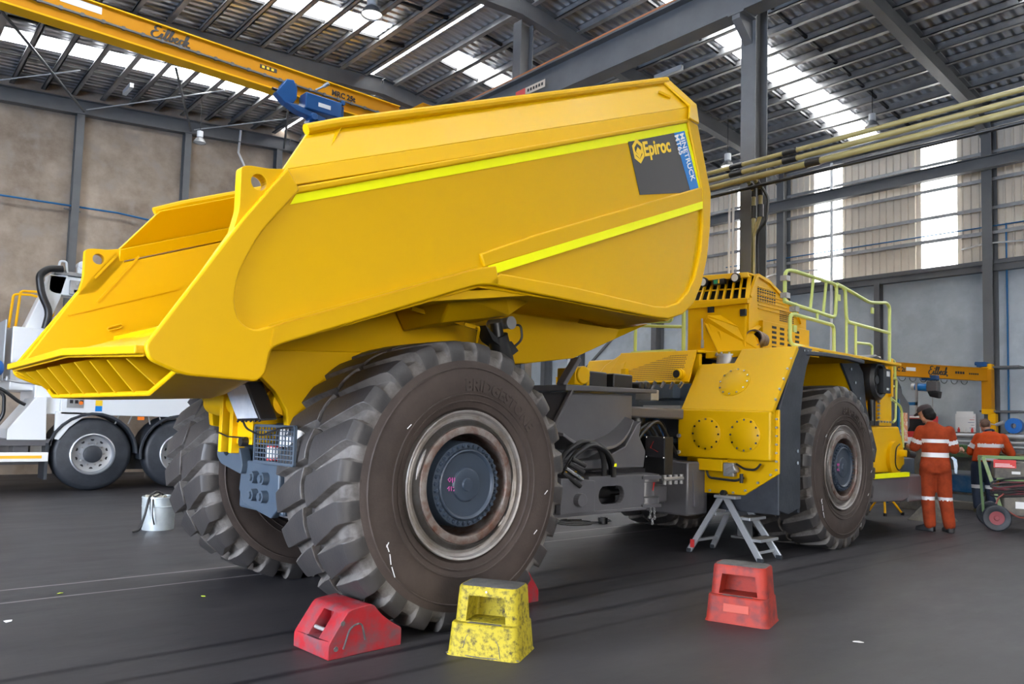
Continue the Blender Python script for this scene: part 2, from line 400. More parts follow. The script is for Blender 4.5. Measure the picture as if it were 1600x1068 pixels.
m_ = MB(); sheet(m_, 8.50, 8.60, YN, YG, .16, .165); setp(obj('window_%d' % wn, m_, M['pane'], smooth=0), kind='structure'); wn += 1
xs = [8.30-.595*k for k in range(29)] + [9.07+.592*k for k in range(16)]
for x in xs:
    p = MB(); z = zr(x); p.box((x-.012, YN, z-.03), (x+.012, YG-.1, z+.15)); p.box((x-.085, YN, z-.03), (x+.012, YG-.1, z-.015)); p.box((x-.085, YN, z-.03), (x-.07, YG-.1, z+.0)); p.box((x-.012, YN, z+.138), (x+.085, YG-.1, z+.15))
    obj('purlin', p, M['galv'], ceiling, smooth=0)
for i, y in enumerate((-8.7, -3.95, .75, 5.5, 10.25, 15.0)):
    for x0, x1 in ((XL+.1, XR), (XR, 17.75)):
        p = MB(); p.ibeam((x0, y, zr(x0)-.19), (x1, y, zr(x1)-.19), .17, .38, .02, .012); obj('rafter', p, M['steel'], ceiling, smooth=0)
    p = MB(); p.prism([(16.6, zr(16.6)-.36), (17.72, zr(17.7)-.36), (17.72, zr(17.7)-.68)], 'y', y-.02, y+.02); p.prism([(16.6, zr(16.6)-.37), (17.72, zr(17.7)-.70), (17.72, zr(17.7)-.68), (16.6, zr(16.6)-.35)], 'y', y-.085, y+.085)
    obj('rafter_haunch', p, M['steel'], ceiling, smooth=0)
# bridging between the purlins, two runs per bay
for y in (.75-1.6, .75+1.6, 5.5-1.6, 5.5+1.6, 5.5+3.15, 10.25+1.6, 10.25+3.15, 15+1.6, 15+3.4):
    for side in (0, 1):
        p = MB(); xx = sorted(v for v in xs if (v > XR) == bool(side))
        for a, b in zip(xx, xx[1:]):
            if b < -1: continue
            p.beam((a+.03, y, zr(a)+.06), (b-.05, y, zr(b)+.06), .05, .05)
        obj('bridging', p, M['black'], ceiling, smooth=0)
# roof bracing over the gable bay
for a, b in (((3.68, 19.6, 8.25), (1.3, 15.4, 8.42)), ((6.03, 19.6, 8.45), (4.85, 17.0, 8.78)), ((8.45, 19.6, 8.65), (7.4, 17.0, 8.98))):
    p = MB(); p.tube([a, b], .028, 8); obj('roof_strut', p, M['steel'], ceiling)
for a, b in (((3.72, 19.6, 8.3), (6.1, 17.6, 8.88)), ((6.1, 19.6, 8.5), (8.3, 17.9, 9.0)), ((1.3, 19.6, 8.1), (3.3, 18.2, 8.62))):
    p = MB(); p.tube([a, b], .016, 6); obj('roof_brace_rod', p, M['galv'], ceiling)

# right wall: concrete below, ribbed sheeting with translucent strips above
wr = MB(); wr.box((XW, YN, 0), (XW+.25, YG+.3, 5.0)); wall_right = setp(obj('wall_right', wr, M['conr'], smooth=0), kind='structure')
for y in [v for v in range(-9, 20, 3)]:
    pass
WIN = [(-5.9, -5.2), (-1.2, -.45), (1.5, 2.25), (3.6, 4.3), (6.19, 6.94), (8.79, 9.52), (10.98, 11.75), (13.4, 14.1), (16, 16.7)]  # includes an unseen strip just right of view, added for its light
edges = [YN]+[v for s in WIN for v in s]+[YG]
def ribbed(y0, y1, z0, z1):
    m = MB(); y = y0; prof = []
    while y < y1-1e-6:
        for dy, dx in ((0, 0), (.11, 0), (.125, -.035), (.15, -.035), (.165, 0)):
            if y+dy < y1: prof.append((18.08+dx, y+dy))
        y += .165
    prof.append((18.08, y1)); a = [m.v((x, yy, z0)) for x, yy in prof]; b = [m.v((x, yy, z1)) for x, yy in prof]
    m.bridge(a, b, False); return m
for i in range(0, len(edges), 2):
    obj('wall_cladding', ribbed(edges[i], edges[i+1], 5.0, 8.55), M['clad'], wall_right, smooth=0)
for a, b in WIN:
    m_ = MB(); m_.box((18.06, a, 5.0), (18.07, b, 8.0)); setp(obj('window_%d' % wn, m_, M['pane'], smooth=0), kind='structure'); wn += 1
    m_ = MB(); m_.box((18.05, a, 8.0), (18.1, b, 8.55)); obj('wall_flashing', m_, M['galv'], wall_right, smooth=0)
for z in (5.71, 6.24, 6.86, 7.45, 8.02):
    p = MB(); p.box((17.9, YN, z-.01), (18.03, YG, z+.01)); p.box((17.9, YN, z-.055), (17.91, YG, z+.01)); p.box((18.02, YN, z-.01), (18.03, YG, z+.055)); obj('girt', p, M['galv'], wall_right, smooth=0)
p = MB(); p.box((17.82, YN, 5.0), (18.1, YG, 5.09)); p.box((17.86, YN, 4.86), (18.0, YG, 5.0)); obj('ledge', p, M['steel'], wall_right, smooth=0)
p = MB(); p.box((17.75, YN, 8.1), (18.05, YG, 8.3)); p.tube([(17.7, YN, 8.22), (17.7, YG, 8.22)], .05, 8); obj('eave_gutter', p, M['galv'], wall_right, smooth=0)
p = MB(); p.ibeam((17.42, YN, 7.06), (17.42, YG-.2, 7.06), .16, .26, .02, .014); obj('wall_beam', p, M['steel'], wall_right, smooth=0)
for y in (-8.7, -3.95, .75, 5.46, 10.2, 14.25, 19.0):
    p = MB(); p.ibeam((17.78, y, 0), (17.78, y, 8.0), .19, .36, .02, .014, (1, 0, 0)); obj('wall_column', p, M['steel'], wall_right, smooth=0)
    for z in (5.4, 7.2):
        p = MB(); p.beam((17.62, y-.08, z), (17.95, y-.85, z+.02), .03, .03); p.beam((17.62, y+.08, z), (17.95, y+.6, z+.02), .03, .03); obj('fly_brace', p, M['galv'], wall_right, smooth=0)
for y in (-1.6, 3.1, 7.83, 12.5, 17.45):
    p = MB(); p.ibeam((17.88, y, 0), (17.88, y, 4.9), .13, .2, .014, .01, (1, 0, 0)); obj('wall_column', p, M['steel'], wall_right, smooth=0)
p = MB(); p.tube([(17.8, 8.93, 0), (17.8, 8.93, 8.0)], .035, 10); obj('downpipe', p, M['whitem'], wall_right)
p = MB(); p.tube([(17.8, 17.95, 0), (17.8, 17.95, 7.5)], .045, 10); obj('downpipe', p, M['whitem'], wall_right)
for a, b in (((17.85, 17.5, 3.0), (17.85, 14.5, 5.4)), ((17.85, 17.3, 2.6), (17.85, 19.6, 5.6))):
    p = MB(); p.beam(a, b, .05, .07); obj('wall_brace', p, M['steel'], wall_right, smooth=0)
p = MB(); p.tube([(17.92, 3.5, 5.83), (17.92, 5.2, 5.83), (17.9, 8.3, 5.83), (17.9, 12, 5.83)], .014, 6); p.tube([(17.93, 5.2, 5.85), (17.93, 5.2, .5)], .018, 6); obj('air_pipe', p, M['bluepipe'], wall_right)

# gable wall at the left
def zg(x): return 8.30 + (.0875*x if x < XR else .0875*XR-.085*(x-XR)) - .05
g = MB(); g.prism([(XL, 0), (XW+.25, 0), (XW+.25, zr(XW)+.15), (XR, ZR+.15), (XL, zr(XL)+.15)], 'y', YG, YG+.25)
wall_left = setp(obj('wall_left', g, M['conl'], smooth=0), kind='structure')
for x0, x1 in ((XL, XR), (XR, XW)):
    p = MB(); p.ibeam((x0, YG-.16, zg(x0)-.17), (x1, YG-.16, zg(x1)-.17), .2, .34, .018, .012); obj('gable_beam', p, M['steel'], wall_left, smooth=0)
for k in range(-4, 6):
    x = 3.66+2.37*k
    if x > 17.5: continue
    p = MB(); p.ibeam((x, YG-.13, 0), (x, YG-.13, zg(x)-.34), .16, .22, .014, .01, (0, 1, 0)); obj('gable_column', p, M['steel'], wall_left, smooth=0)
    p = MB(); p.beam((x-.2, YG-.1, 6.02), (x+.14, YG-.1, 6.0), .03, .03); p.beam((x-.1, YG-.1, 7.4), (x+.1, YG-.1, 7.4), .03, .03); obj('panel_cleat', p, M['steel'], wall_left, smooth=0)
p = MB(); p.tube([(-2, 19.9, 6.0), (2.25, 19.88, 6.05), (4.57, 19.88, 6.13), (5.6, 19.88, 6.08), (9, 19.88, 6.0)], .022, 6); obj('air_pipe', p, M['bluepipe'], wall_left)
p = MB(); p.tube([(7.3, 19.7, 8.85), (7.32, 19.85, 8.3), (7.5, 19.88, 8.0), (7.5, 19.88, 5.6)], .03, 8); obj('vent_pipe', p, M['whitem'], wall_left)
# walls behind the photographer, with their open doorways
q = MB(); q.box((XL-.25, YN, 0), (XL, -1, 7.7)); q.box((XL-.25, 8, 0), (XL, YG, 7.7)); q.box((XL-.25, -1, 5.0), (XL, 8, 7.7)); setp(obj('wall_rear', q, M['conl'], smooth=0), kind='structure')
q = MB(); q.box((XL, YN-.25, 0), (-4, YN, 7.9)); q.box((2, YN-.25, 0), (XW+.25, YN, 8.3)); q.prism([(XL, 7.7), (XW, 8.2), (XW, 8.4), (8.7, 9.25), (XL, 7.7)][1:], 'y', YN-.25, YN); q.box((-4, YN-.25, 4.8), (2, YN, 8.2)); setp(obj('wall_front', q, M['conr'], smooth=0), kind='structure')

# ------------------------------------------------------------------ central columns, runway beams, pipes, lamps
def column(y, label, ztop, corbel=True):
    t = thing('steel_column', label, 'column', (8.92, y, 0), group=None)
    p = MB(); p.ibeam((0, 0, 0), (0, 0, ztop), .22, .30, .02, .014, (1, 0, 0)); obj('shaft', p, M['steel'], t, smooth=0)
    p = MB(); p.box((-.2, -.17, 0), (.2, .17, .025)); obj('base_plate', p, M['steel'], t, smooth=0)
    if corbel:
        p = MB(); p.prism([(-.15, 6.88), (-.45, 6.88), (-.45, 6.8), (-.15, 6.55)], 'y', -.06, .06); p.box((-.46, -.12, 6.862), (-.15, .12, 6.888)); obj('corbel', p, M['steel'], t, smooth=0)
    return t
column(5.56, 'tall grey steel column right behind the tipped body, pipes crossing it', zr(8.92)-.4)
column(10.37, 'grey steel column rising to the roof ridge behind the grey runway beam', zr(8.92)-.4)
def runway(x, label):
    t = thing('runway_beam', label, 'beam', (x, 4.5, 6.89))
    p = MB(); p.ibeam((0, -15, .28), (0, 15.1, .28), .26, .56, .03, .016); obj('girder', p, M['steel'], t, smooth=0)
    p = MB(); p.box((-.13, -15, .562), (.13, 15.1, .592)); obj('crane_rail', p, mat('rail_orange', (.45, .16, .06), .6), t, smooth=0)
    return t
rb = runway(8.6, 'long grey crane runway beam with an orange rail along its top')
s_ = MB(); s_.slab([(-.137, 5.5, .17), (-.137, 4.75, .17), (-.137, 4.75, .30), (-.137, 5.5, .30)], (.004, 0, 0)); obj('maker_plate', s_, mat('plate_cream', (.6, .5, .4), .5), rb, smooth=0)
s_ = MB(); s_.slab([(-.141, 5.5, .17), (-.141, 5.25, .17), (-.141, 5.25, .30), (-.141, 5.5, .30)], (.004, 0, 0)); obj('maker_mark', s_, M['redf'], rb, smooth=0)
each('plate_mark', M['text'], rb, [lambda p, k=k: p.box((-.1425, 5.19-.07*k, .21), (-.1375, 5.15-.07*k, .26)) for k in range(6)], smooth=0)
runway(-8.3, 'grey crane runway beam along the far left side of the hall')

def pipe_run(z, x, label, r, m, joints, group='khaki pipes on the central column'):
    t = thing('pipe', label, 'pipe', (x, 4, z), group=group)
    p = MB(); p.tube([(0, -7, 0), (0, 6.5, 0)], r, 12); obj('run', p, m, t)
    each('coupling', M['black'], t, [lambda p, j=j: p.tube([(0, j-.09, 0), (0, j+.09, 0)], r*1.3, 12) for j in joints])
    return t
K = M['khaki']
pipe_run(4.79, 8.42, 'topmost of the three khaki pipes crossing the steel column', .028, K, (.75, 1.5))
pipe_run(4.69, 8.42, 'middle one of the three khaki pipes crossing the steel column', .032, K, (.75, 1.5))
pipe_run(4.585, 8.42, 'lowest and thickest of the three khaki pipes crossing the column', .038, K, (.45,))
pipe_run(4.48, 8.47, 'thin black conduit just below the three khaki pipes', .022, M['black'], ())
for k, (yy, lab, x_) in enumerate(((5.37, 'left khaki drop pipe on the side of the steel column', 8.62), (5.27, 'right khaki drop pipe beside the steel column', 8.62))):
    t = thing('drop_pipe', lab, 'pipe', (x_, yy, 0))
    pts = [(-.15, 0, 4.58), (0, 0, 4.5), (0, 0, 4.15 if k else 4.05)] + ([(0, .06, 3.98), (0, .1, 3.9), (0, .1, 2.9)] if k else [(0, 0, 3.0)])
    p = MB(); p.tube(fil(pts, .05), .026, 10); obj('run', p, K, t)
    each('coupling', M['black'], t, [lambda p: p.tube([(0, 0, 4.28), (0, 0, 4.12)], .038, 10), lambda p: p.tube([(-.1, 0, 4.56), (0, 0, 4.5), (0, 0, 4.4)], .036, 10)])
p = MB(); p.tube(fil([(8.5, 5.19, 4.48), (8.6, 5.15, 4.35), (8.6, 5.17, 4.05), (8.60, 5.3, 3.93), (8.65, 5.33, 3.8), (8.68, 5.33, 3.0)], .06), .018, 8)
tmesh('hose', p, M['black'], 'black hose hanging beside the khaki drop pipes on the column', 'hose')
for y_, lab in ((5.74, 'white conduit up the left edge of the steel column, nearer the flange'), (5.80, 'outermost white conduit left of the steel column, clear of the flange')):
    p = MB(); p.tube([(8.72, y_, .3), (8.72, y_, 4.6)], .016, 8); tmesh('conduit', p, M['whitem'], lab, 'conduit')

def lamp(x, y, z, label, s=1., lit=False):
    t = thing('pendant_lamp', label, 'lamp', (x, y, z), group='high bay lamps under the roof')
    top = zr(x)+.05-z
    p = MB(); p.tube([(0, 0, .28*s), (0, 0, top)], .008, 6); obj('suspension_wire', p, M['black'], t)
    p = MB(); p.lathe([(.02, .30), (.07*s, .28*s), (.07*s, .14*s), (.05*s, .13*s)], (0, 0, 0), (0, 0, 1), 20, True); obj('ballast', p, M['whitem'], t)
    p = MB(); p.lathe([(.05*s, .13*s), (.09*s, .1*s), (.15*s, 0), (.145*s, 0), (.085*s, .09*s)], (0, 0, 0), (0, 0, 1), 24); obj('lamp_shade', p, M['galv'], t)
    p = MB(); p.lathe([(.001, -.0), (.12*s, .01*s), (.135*s, .025*s)], (0, 0, 0), (0, 0, 1), 20); obj('lens', p, M['lens'] if lit else M['whitem'], t)
lamp(6.72, 12.05, 8.72, 'big white lamp hanging close under the roof near the ridge', 1.35, True)
lamp(5.9, 18.5, 7.82, 'small white lamp hanging on a wire before the brown concrete wall')
lamp(11.35, 7.0, 7.95, 'grey bell lamp hanging right of the steel column under the skylight')
lamp(15.72, 7.0, 7.78, 'grey bell lamp hanging above the khaki pipes at the right')
lamp(14.95, 10.0, 7.45, 'lit lamp showing between the tipped body and the steel column', 1.1, True)
for x, y, lab in ((4.35, 19.0, 'white tube lamp under the roof near the brown concrete wall'), (12.4, 9.75, 'white tube lamp under the roof left of the steel column')):
    p = MB(); p.box((x-.04, y-.6 if x < 5 else y-.35, zr(x)-.12), (x+.04, y if x < 5 else y+.35, zr(x)-.02)); tmesh('tube_lamp', p, M['whitem'], lab, 'lamp', smooth=0)

# overhead travelling crane
t = thing('overhead_crane', 'orange overhead travelling crane girder spanning the hall at the top left', 'crane', (0, 14.05, 7.49))
p = MB(); p.prism([(-8.3, .16), (8.0, .16), (8.60, .42), (8.52, .62), (-8.3, .62)], 'y', -.11, .11); obj('girder', p, M['crane'], t, smooth=0)
p = MB(); p.box((-8.3, -.15, .13), (8.0, .15, .16)); p.box((-8.3, -.15, .62), (8.52, .15, .642)); obj('flange', p, M['cranel'], t, smooth=0)  # lighter colour than the web: floor bounce painted into the flange
p = MB(); p.box((-8.3, -.15, .335), (8.2, -.11, .365))
for k in range(54): p.box((-8.2+.305*k, -.16, .322), (-8.15+.305*k, -.11, .378))
obj('cable_track', p, M['steel'], t, smooth=0)
for x in (-8.3, 8.6):
    p = MB(); p.box((x-.13, -1.1, .12), (x+.13, 1.1, .42)); obj('end_carriage', p, M['crane'], t, bevel=.01)
    for yy in (-.95, .95):
        p = MB(); p.cyl((x-.05, yy, .10), (x+.05, yy, .10), .10, 20); obj('wheel', p, M['steel'], t)
script_sign(t, (3.53, -.116, .385), (1, 0, 0), (0, 0, 1), .225, M['text'])
text('lettering', 'MRC 25t', .15, t, (6.94, -.116, .41), (1, 0, 0), (0, 0, 1), M['text'], .002, .006, 0, .95)
p = MB(); p.box((5.46, -.115, .47), (5.79, -.11, .545)); obj('rating_plate', p, M['text'], t, smooth=0); each('plate_mark', M['ltxt'], t, [lambda p, k=k: p.box((5.5+.09*k, -.1175, .485), (5.55+.09*k, -.1145, .53)) for k in range(3)], smooth=0)
p = MB(); p.box((2.18, -.115, .47), (2.78, -.11, .59)); obj('maker_plate', p, M['whitem'], t, smooth=0)
p = MB(); p.tube([(6.6, -.11, .40), (6.72, -.26, .48)], .02, 8); p.cyl((6.70, -.24, .46), (6.76, -.33, .52), .04, 10); obj('limit_arm', p, M['galv'], t)
h = thing('crane_hoist', 'blue hoist trolley hanging below the orange overhead crane', 'hoist', (6.4, 13.85, 7.0))
p = MB(); p.prism([(-.62, .62), (-.50, .82), (-.36, .84), (-.28, .70), (-.28, .50), (-.36, .36), (-.5, .34), (-.7, .50)], 'y', -.14, .05); obj('end_frame', p, M['cblue'], h, bevel=.015)
p = MB(); p.box((-.14, -.22, .34), (.62, .1, .66)); obj('drum_housing', p, M['cblue'], h, bevel=.02)
p = MB(); p.prism([(-.52, .34), (-.3, .24), (.1, .18), (.3, .14), (.3, .26), (-.3, .36)], 'y', -.2, .0); p.cyl((.05, -.24, .22), (.05, .02, .22), .07, 16); obj('gear_motor', p, M['cblue'], h, bevel=.01)
p = MB(); p.box((.0, -.12, -.04), (.34, .12, .2)); obj('control_box', p, M['cblue'], h, bevel=.01)
p = MB(); p.box((.62, -.16, .36), (.70, .1, .62)); p.cyl((.66, -.2, .68), (.66, .05, .68), .05, 12); obj('side_plate', p, M['cblue'], h, bevel=.01)
p = MB(); p.box((.12, -.225, .44), (.38, -.221, .52)); obj('maker_plate', p, M['whitem'], h, smooth=0)
p = MB(); p.tube([(.15, 0, .0), (.15, 0, -1.9)], .007, 6); obj('rope', p, M['black'], h)
p = MB(); p.cyl((-.76, -.1, .56), (-.66, -.1, .56), .03, 8); obj('buffer', p, M['black'], h)
# ------------------------------------------------------------------ the mining truck
TR = thing('mining_truck', 'huge yellow articulated mining dump truck with its body partly raised', 'truck', (3.17036, 5.70972, 0), .0343)
Y = M['yel']; Y2 = M['yel2']

# ---- wheels
def tyre_mesh():
    N = 24; mb = MB(); bm = mb.b
    # cross-section: (v, radius, y, lug height, band) from outer bead (-y) to inner bead (+y)
    half = [(.505, .385, 0), (.53, .425, 0), (.60, .452, 0), (.70, .462, 0), (.78, .458, 0), (.835, .446, 0), (.85, .440, 0), (.858, .438, 1), (.885, .430, 1), (.905, .418, 1), (.922, .40, 1), (.928, .36, 1), (.930, .28, 1), (.931, .19, 1), (.931, .10, 1), (.931, .025, 1)]
    def lug(k): return {7: .012, 8: .045, 9: .062, 10: .064}.get(k, .063)
    rows = []
    for k, (r, y, L) in enumerate(half): rows.append((r, -y, lug(k) if L else 0, -y))
    for k, (r, y, L) in reversed(list(enumerate(half))): rows.append((r, y, lug(k) if L else 0, y))
    nr = len(rows); cols = []
    # column layout inside one pitch: groove floor, wall, lug top...
    for i in range(N):
        for f in (-1, -.98, 1, 1.02, 2, 3, 4): cols.append((i, f))
    nc = 7
    pitch = 2*PI/N; V = []
    for j, (r, y, h, yy) in enumerate(rows):
        a = min(1, abs(yy)/.44); side = -1 if yy < 0 else 1
        shift = side*(.12+.75*min(1, a)**1.1) + (.5 if side > 0 else 0)
        if a > .88: shift = side*(.12+.75*.88**1.1) + (.5 if side > 0 else 0)
        gw = .075+.135*a**1.3          # half width of the groove, in pitches
        ring = []
        for (i, f) in cols:
            if f in (-1, -.98, 1, 1.02):
                ph = math.copysign(gw*(1.0 if abs(f) in (1, .98) else 1.0), f); top = f in (-.0, )
                if f == -1: ph, hh = -gw-.035, 1
                elif f == -.98: ph, hh = -gw+.03, 0
                elif f == 1: ph, hh = gw-.03, 0
                else: ph, hh = gw+.035, 1
            else:
                lo = gw+.035; hi = 1-gw-.035; ph = lo+(hi-lo)*(f-1)/4; hh = 1
            z = h*hh
            th = (i+ph+shift)*pitch
            # radial displacement on the tread, outward on the shoulder
            k = min(1, max(0, (.931-r)/.08)); rr = r+z*(1-.35*k); y2 = y+side*z*.35*k
            ring.append(bm.verts.new((rr*math.cos(th), y2, rr*math.sin(th))))
        V.append(ring)
    n = N*nc; tread0 = 7; mid = nr//2-1
    for j in range(nr-1):
        A, B = V[j], V[j+1]
        for c in range(n):
            if j == mid:   # centre groove: floor strip made below
                continue
            f = bm.faces.new((A[c], A[(c+1) % n], B[(c+1) % n], B[c]))
            f.material_index = 1 if (j < 6 or j > nr-8) else (2 if (c % nc) < 3 else 0)
    # centre groove: inner edges drop to a floor ring
    for ring, sgn in ((V[mid], -1), (V[mid+1], 1)):
        low = []
        for v in ring:
            th = math.atan2(v.co.z, v.co.x); zz = .012*math.sin(th*N)
            v.co.y += zz
            low.append(bm.verts.new((.931*math.cos(th), v.co.y*.8+zz*.2, .931*math.sin(th))))
        for c in range(n):
            d = (c+1) % n; bm.faces.new((ring[c], ring[d], low[d], low[c])).material_index = 2
    fl_ = []
    for y_ in (-.03, .03):
        fl_.append([bm.verts.new((.930*math.cos(2*PI*i/96), y_*1.6, .930*math.sin(2*PI*i/96))) for i in range(96)])
    for c in range(96): bm.faces.new((fl_[0][c], fl_[0][(c+1) % 96], fl_[1][(c+1) % 96], fl_[1][c]))
    # raised sidewall rings
    return mb
def wheel(x, side, copyof=None):
    """side -1 = near the camera"""
    if copyof:
        o = copy_tree(copyof, TR); o.location = (x, side*1.07, .975); o.rotation_euler = (0, random.random()*.2, 0 if side < 0 else PI); return o
    t = obj('tyre', tyre_mesh(), [M['tyre'], M['tyreside'], M['tyredust']], TR, smooth=28, bevel=.006, seg=2)
    t.location = (x, side*1.07, .975)
    for sg in (-1, 1):
        for r, yy in ((.80, .458), (.62, .458), (.575, .447)):
            p = MB(); p.lathe([(r-.008, sg*(yy-.008)), (r-.003, sg*(yy+.004)), (r+.003, sg*(yy+.004)), (r+.008, sg*(yy-.008))], (0, 0, 0), (0, 1, 0), 72); obj('sidewall_ring', p, M['tyreside'], t)
    text('sidewall_lettering', 'BRIDGESTONE', .11, t, (0, -.463, 0), (1, 0, 0), (0, 0, 1), M['tyreside'], .004, .003, 0, .95, bend=(.645, 1.72))
    for a, b in (((-.44, -.26), (-.425, -.29)), ((-.42, -.30), (-.41, -.345)), ((-.405, -.355), (-.385, -.40)), ((-.44, -.27), (-.43, -.25)), ((.50, -.04), (.52, -.02)), ((.30, -.5), (.315, -.47)), ((.46, -.22), (.44, -.24)), ((-.38, .24), (-.36, .26))):
        p = MB(); p.beam((a[0]*1.45, -.466, a[1]*1.45), (b[0]*1.45, -.466, b[1]*1.45), .003, .005); obj('chalk_mark', p, M['whitem'], t, smooth=0)
    p = MB()
    p.lathe([(.47, .385), (.50, .375), (.51, -.36), (.505, -.425), (.511, -.436), (.505, -.444), (.493, -.437), (.486, -.405), (.468, -.392), (.455, -.40), (.447, -.415), (.440, -.40), (.43, -.385), (.418, -.395), (.41, -.425), (.402, -.435)], (0, 0, 0), (0, 1, 0), 96)
    for a in (2.9, 5.9):
        p.lathe([(.44, -.42), (.41, -.44)], (0, 0, 0), (0, 1, 0), 64)
    rim = obj('rim', p, M['rim'], t, smooth=30, bevel=0)
    p = MB(); p.lathe([(.405, -.43), (.40, -.444), (.372, -.450), (.352, -.446), (.345, -.43), (.35, -.38), (.36, -.30), (.36, .38), (.47, .38)], (0, 0, 0), (0, 1, 0), 96)
    obj('lock_ring', p, M['rust'], rim, smooth=30)
    for a, l in ((PI-.3, .5), (-.1, .45), (-.65, .25)):
        p = MB(); pts = [(.425*math.cos(a+l*(i/8-.5)), -.425-.006*math.sin(PI*i/8), .425*math.sin(a+l*(i/8-.5))) for i in range(9)]
        p.tube(pts, [.004, .008, .012, .014, .014, .014, .012, .008, .004], 8); obj('lock_clip', p, M['rim'], rim)
    p = MB()
    p.lathe([(.33, .3), (.30, -.2), (.292, -.40), (.285, -.42), (.245, -.425), (.240, -.44), (.232, -.445), (.224, -.44), (.216, -.425), (.12, -.42), (.112, -.432), (.10, -.436), (.045, -.432), (.04, -.445), (0, -.448)], (0, 0, 0), (0, 1, 0), 72)
    hub = obj('hub_cover', p, M['hub'], t, smooth=30)
    def hb(p, a):
        q = Vector((.264*math.cos(a), 0, .264*math.sin(a))); p.cyl(q+Vector((0, -.41, 0)), q+Vector((0, -.438, 0)), .0165, 6, .0155); p.cyl(q+Vector((0, -.4381, 0)), q+Vector((0, -.446, 0)), .011, 8)
    each('hub_bolt', M['hub'], t, [lambda p, k=k: hb(p, 2*PI*k/36) for k in range(36)])
    p = MB(); p.lathe([(.30, .35), (.36, .37)], (0, 0, 0), (0, 1, 0), 48, True); obj('brake_disc', p, M['chasb'], t)
    each('paint_pen_mark', mat('pen_pink', (.6, .08, .35), .6), t, [lambda p, q=q: p.tube([(x_, -.4285, z_) for x_, z_ in q], .003, 5) for q in
        ([(-.165, .03), (-.15, .045), (-.14, .03), (-.15, .015), (-.165, .03)], [(-.13, .045), (-.125, .01)], [(-.11, .045), (-.11, .012), (-.095, .012)], [(-.165, -.03), (-.15, -.015), (-.15, -.045)], [(-.135, -.015), (-.13, -.045)], [(-.12, -.02), (-.10, -.02), (-.11, -.045)])])
    return t
w0 = wheel(0, -1)
wheel(0, 1, w0); w0.rotation_euler = (0, .05, 0)
wheel(5.8715, -1, w0); wheel(5.8715, 1, w0)

# ---- dump body
side_base = [(-2.13, 1.70), (-1.95, 1.61), (-1.57, 1.60), (-1.52, 1.63), (-1.474, 1.793), (-.077, 2.328), (.095, 2.357), (2.105, 2.348), (2.36, 2.42), (2.52, 2.54), (2.64, 2.72), (2.73, 3.0), (2.77, 3.3), (2.775, 3.62), (2.50, 4.25), (-1.40, 2.69), (-1.48, 2.77), (-1.67, 2.49)]
rear_frame = fil([(-2.145, 1.735, 0), (-2.12, 1.665, 0), (-1.95, 1.60, 0), (-1.57, 1.59, 0), (-1.525, 1.63, 0), (-1.50, 1.77, 0), (-1.44, 1.805, 0), (-.077, 2.328, 0), (.03, 2.352, 0), (.16, 2.36, 0), (.12, 2.50, 0), (-.05, 2.455, 0), (-1.48, 1.91, 0), (-1.60, 1.865, 0), (-1.68, 1.90, 0), (-1.715, 2.0, 0), (-1.70, 2.16, 0), (-1.60, 2.38, 0), (-1.50, 2.52, 0), (-1.37, 2.69, 0), (-1.45, 2.80, 0), (-1.69, 2.46, 0)], [.03, .05, .05, .03, .04, .03, .03, .1, .05, 0, 0, .1, .05, .04, .05, .1, .1, .1, .03, 0, 0, 0], closed=True)
fp = [(.03, 2.352), (.10, 2.357), (1.9, 2.345), (2.14, 2.352), (2.36, 2.42), (2.53, 2.545), (2.65, 2.73), (2.74, 3.0), (2.785, 3.3), (2.79, 3.62), (2.56, 4.22), (2.40, 4.23), (2.645, 3.62), (2.66, 3.32), (2.63, 3.04), (2.55, 2.80), (2.44, 2.64), (2.30, 2.52), (2.12, 2.46), (1.95, 2.44), (.95, 2.46), (.16, 2.45)]
ridge = [(.02, 2.47), (2.66, 3.50), (2.68, 3.60), (2.66, 3.66), (.5, 2.79), (-.02, 2.56)]
ridge2 = [(-1.41, 2.655), (2.42, 4.205), (2.45, 4.225), (2.43, 4.245), (-1.41, 2.70)]
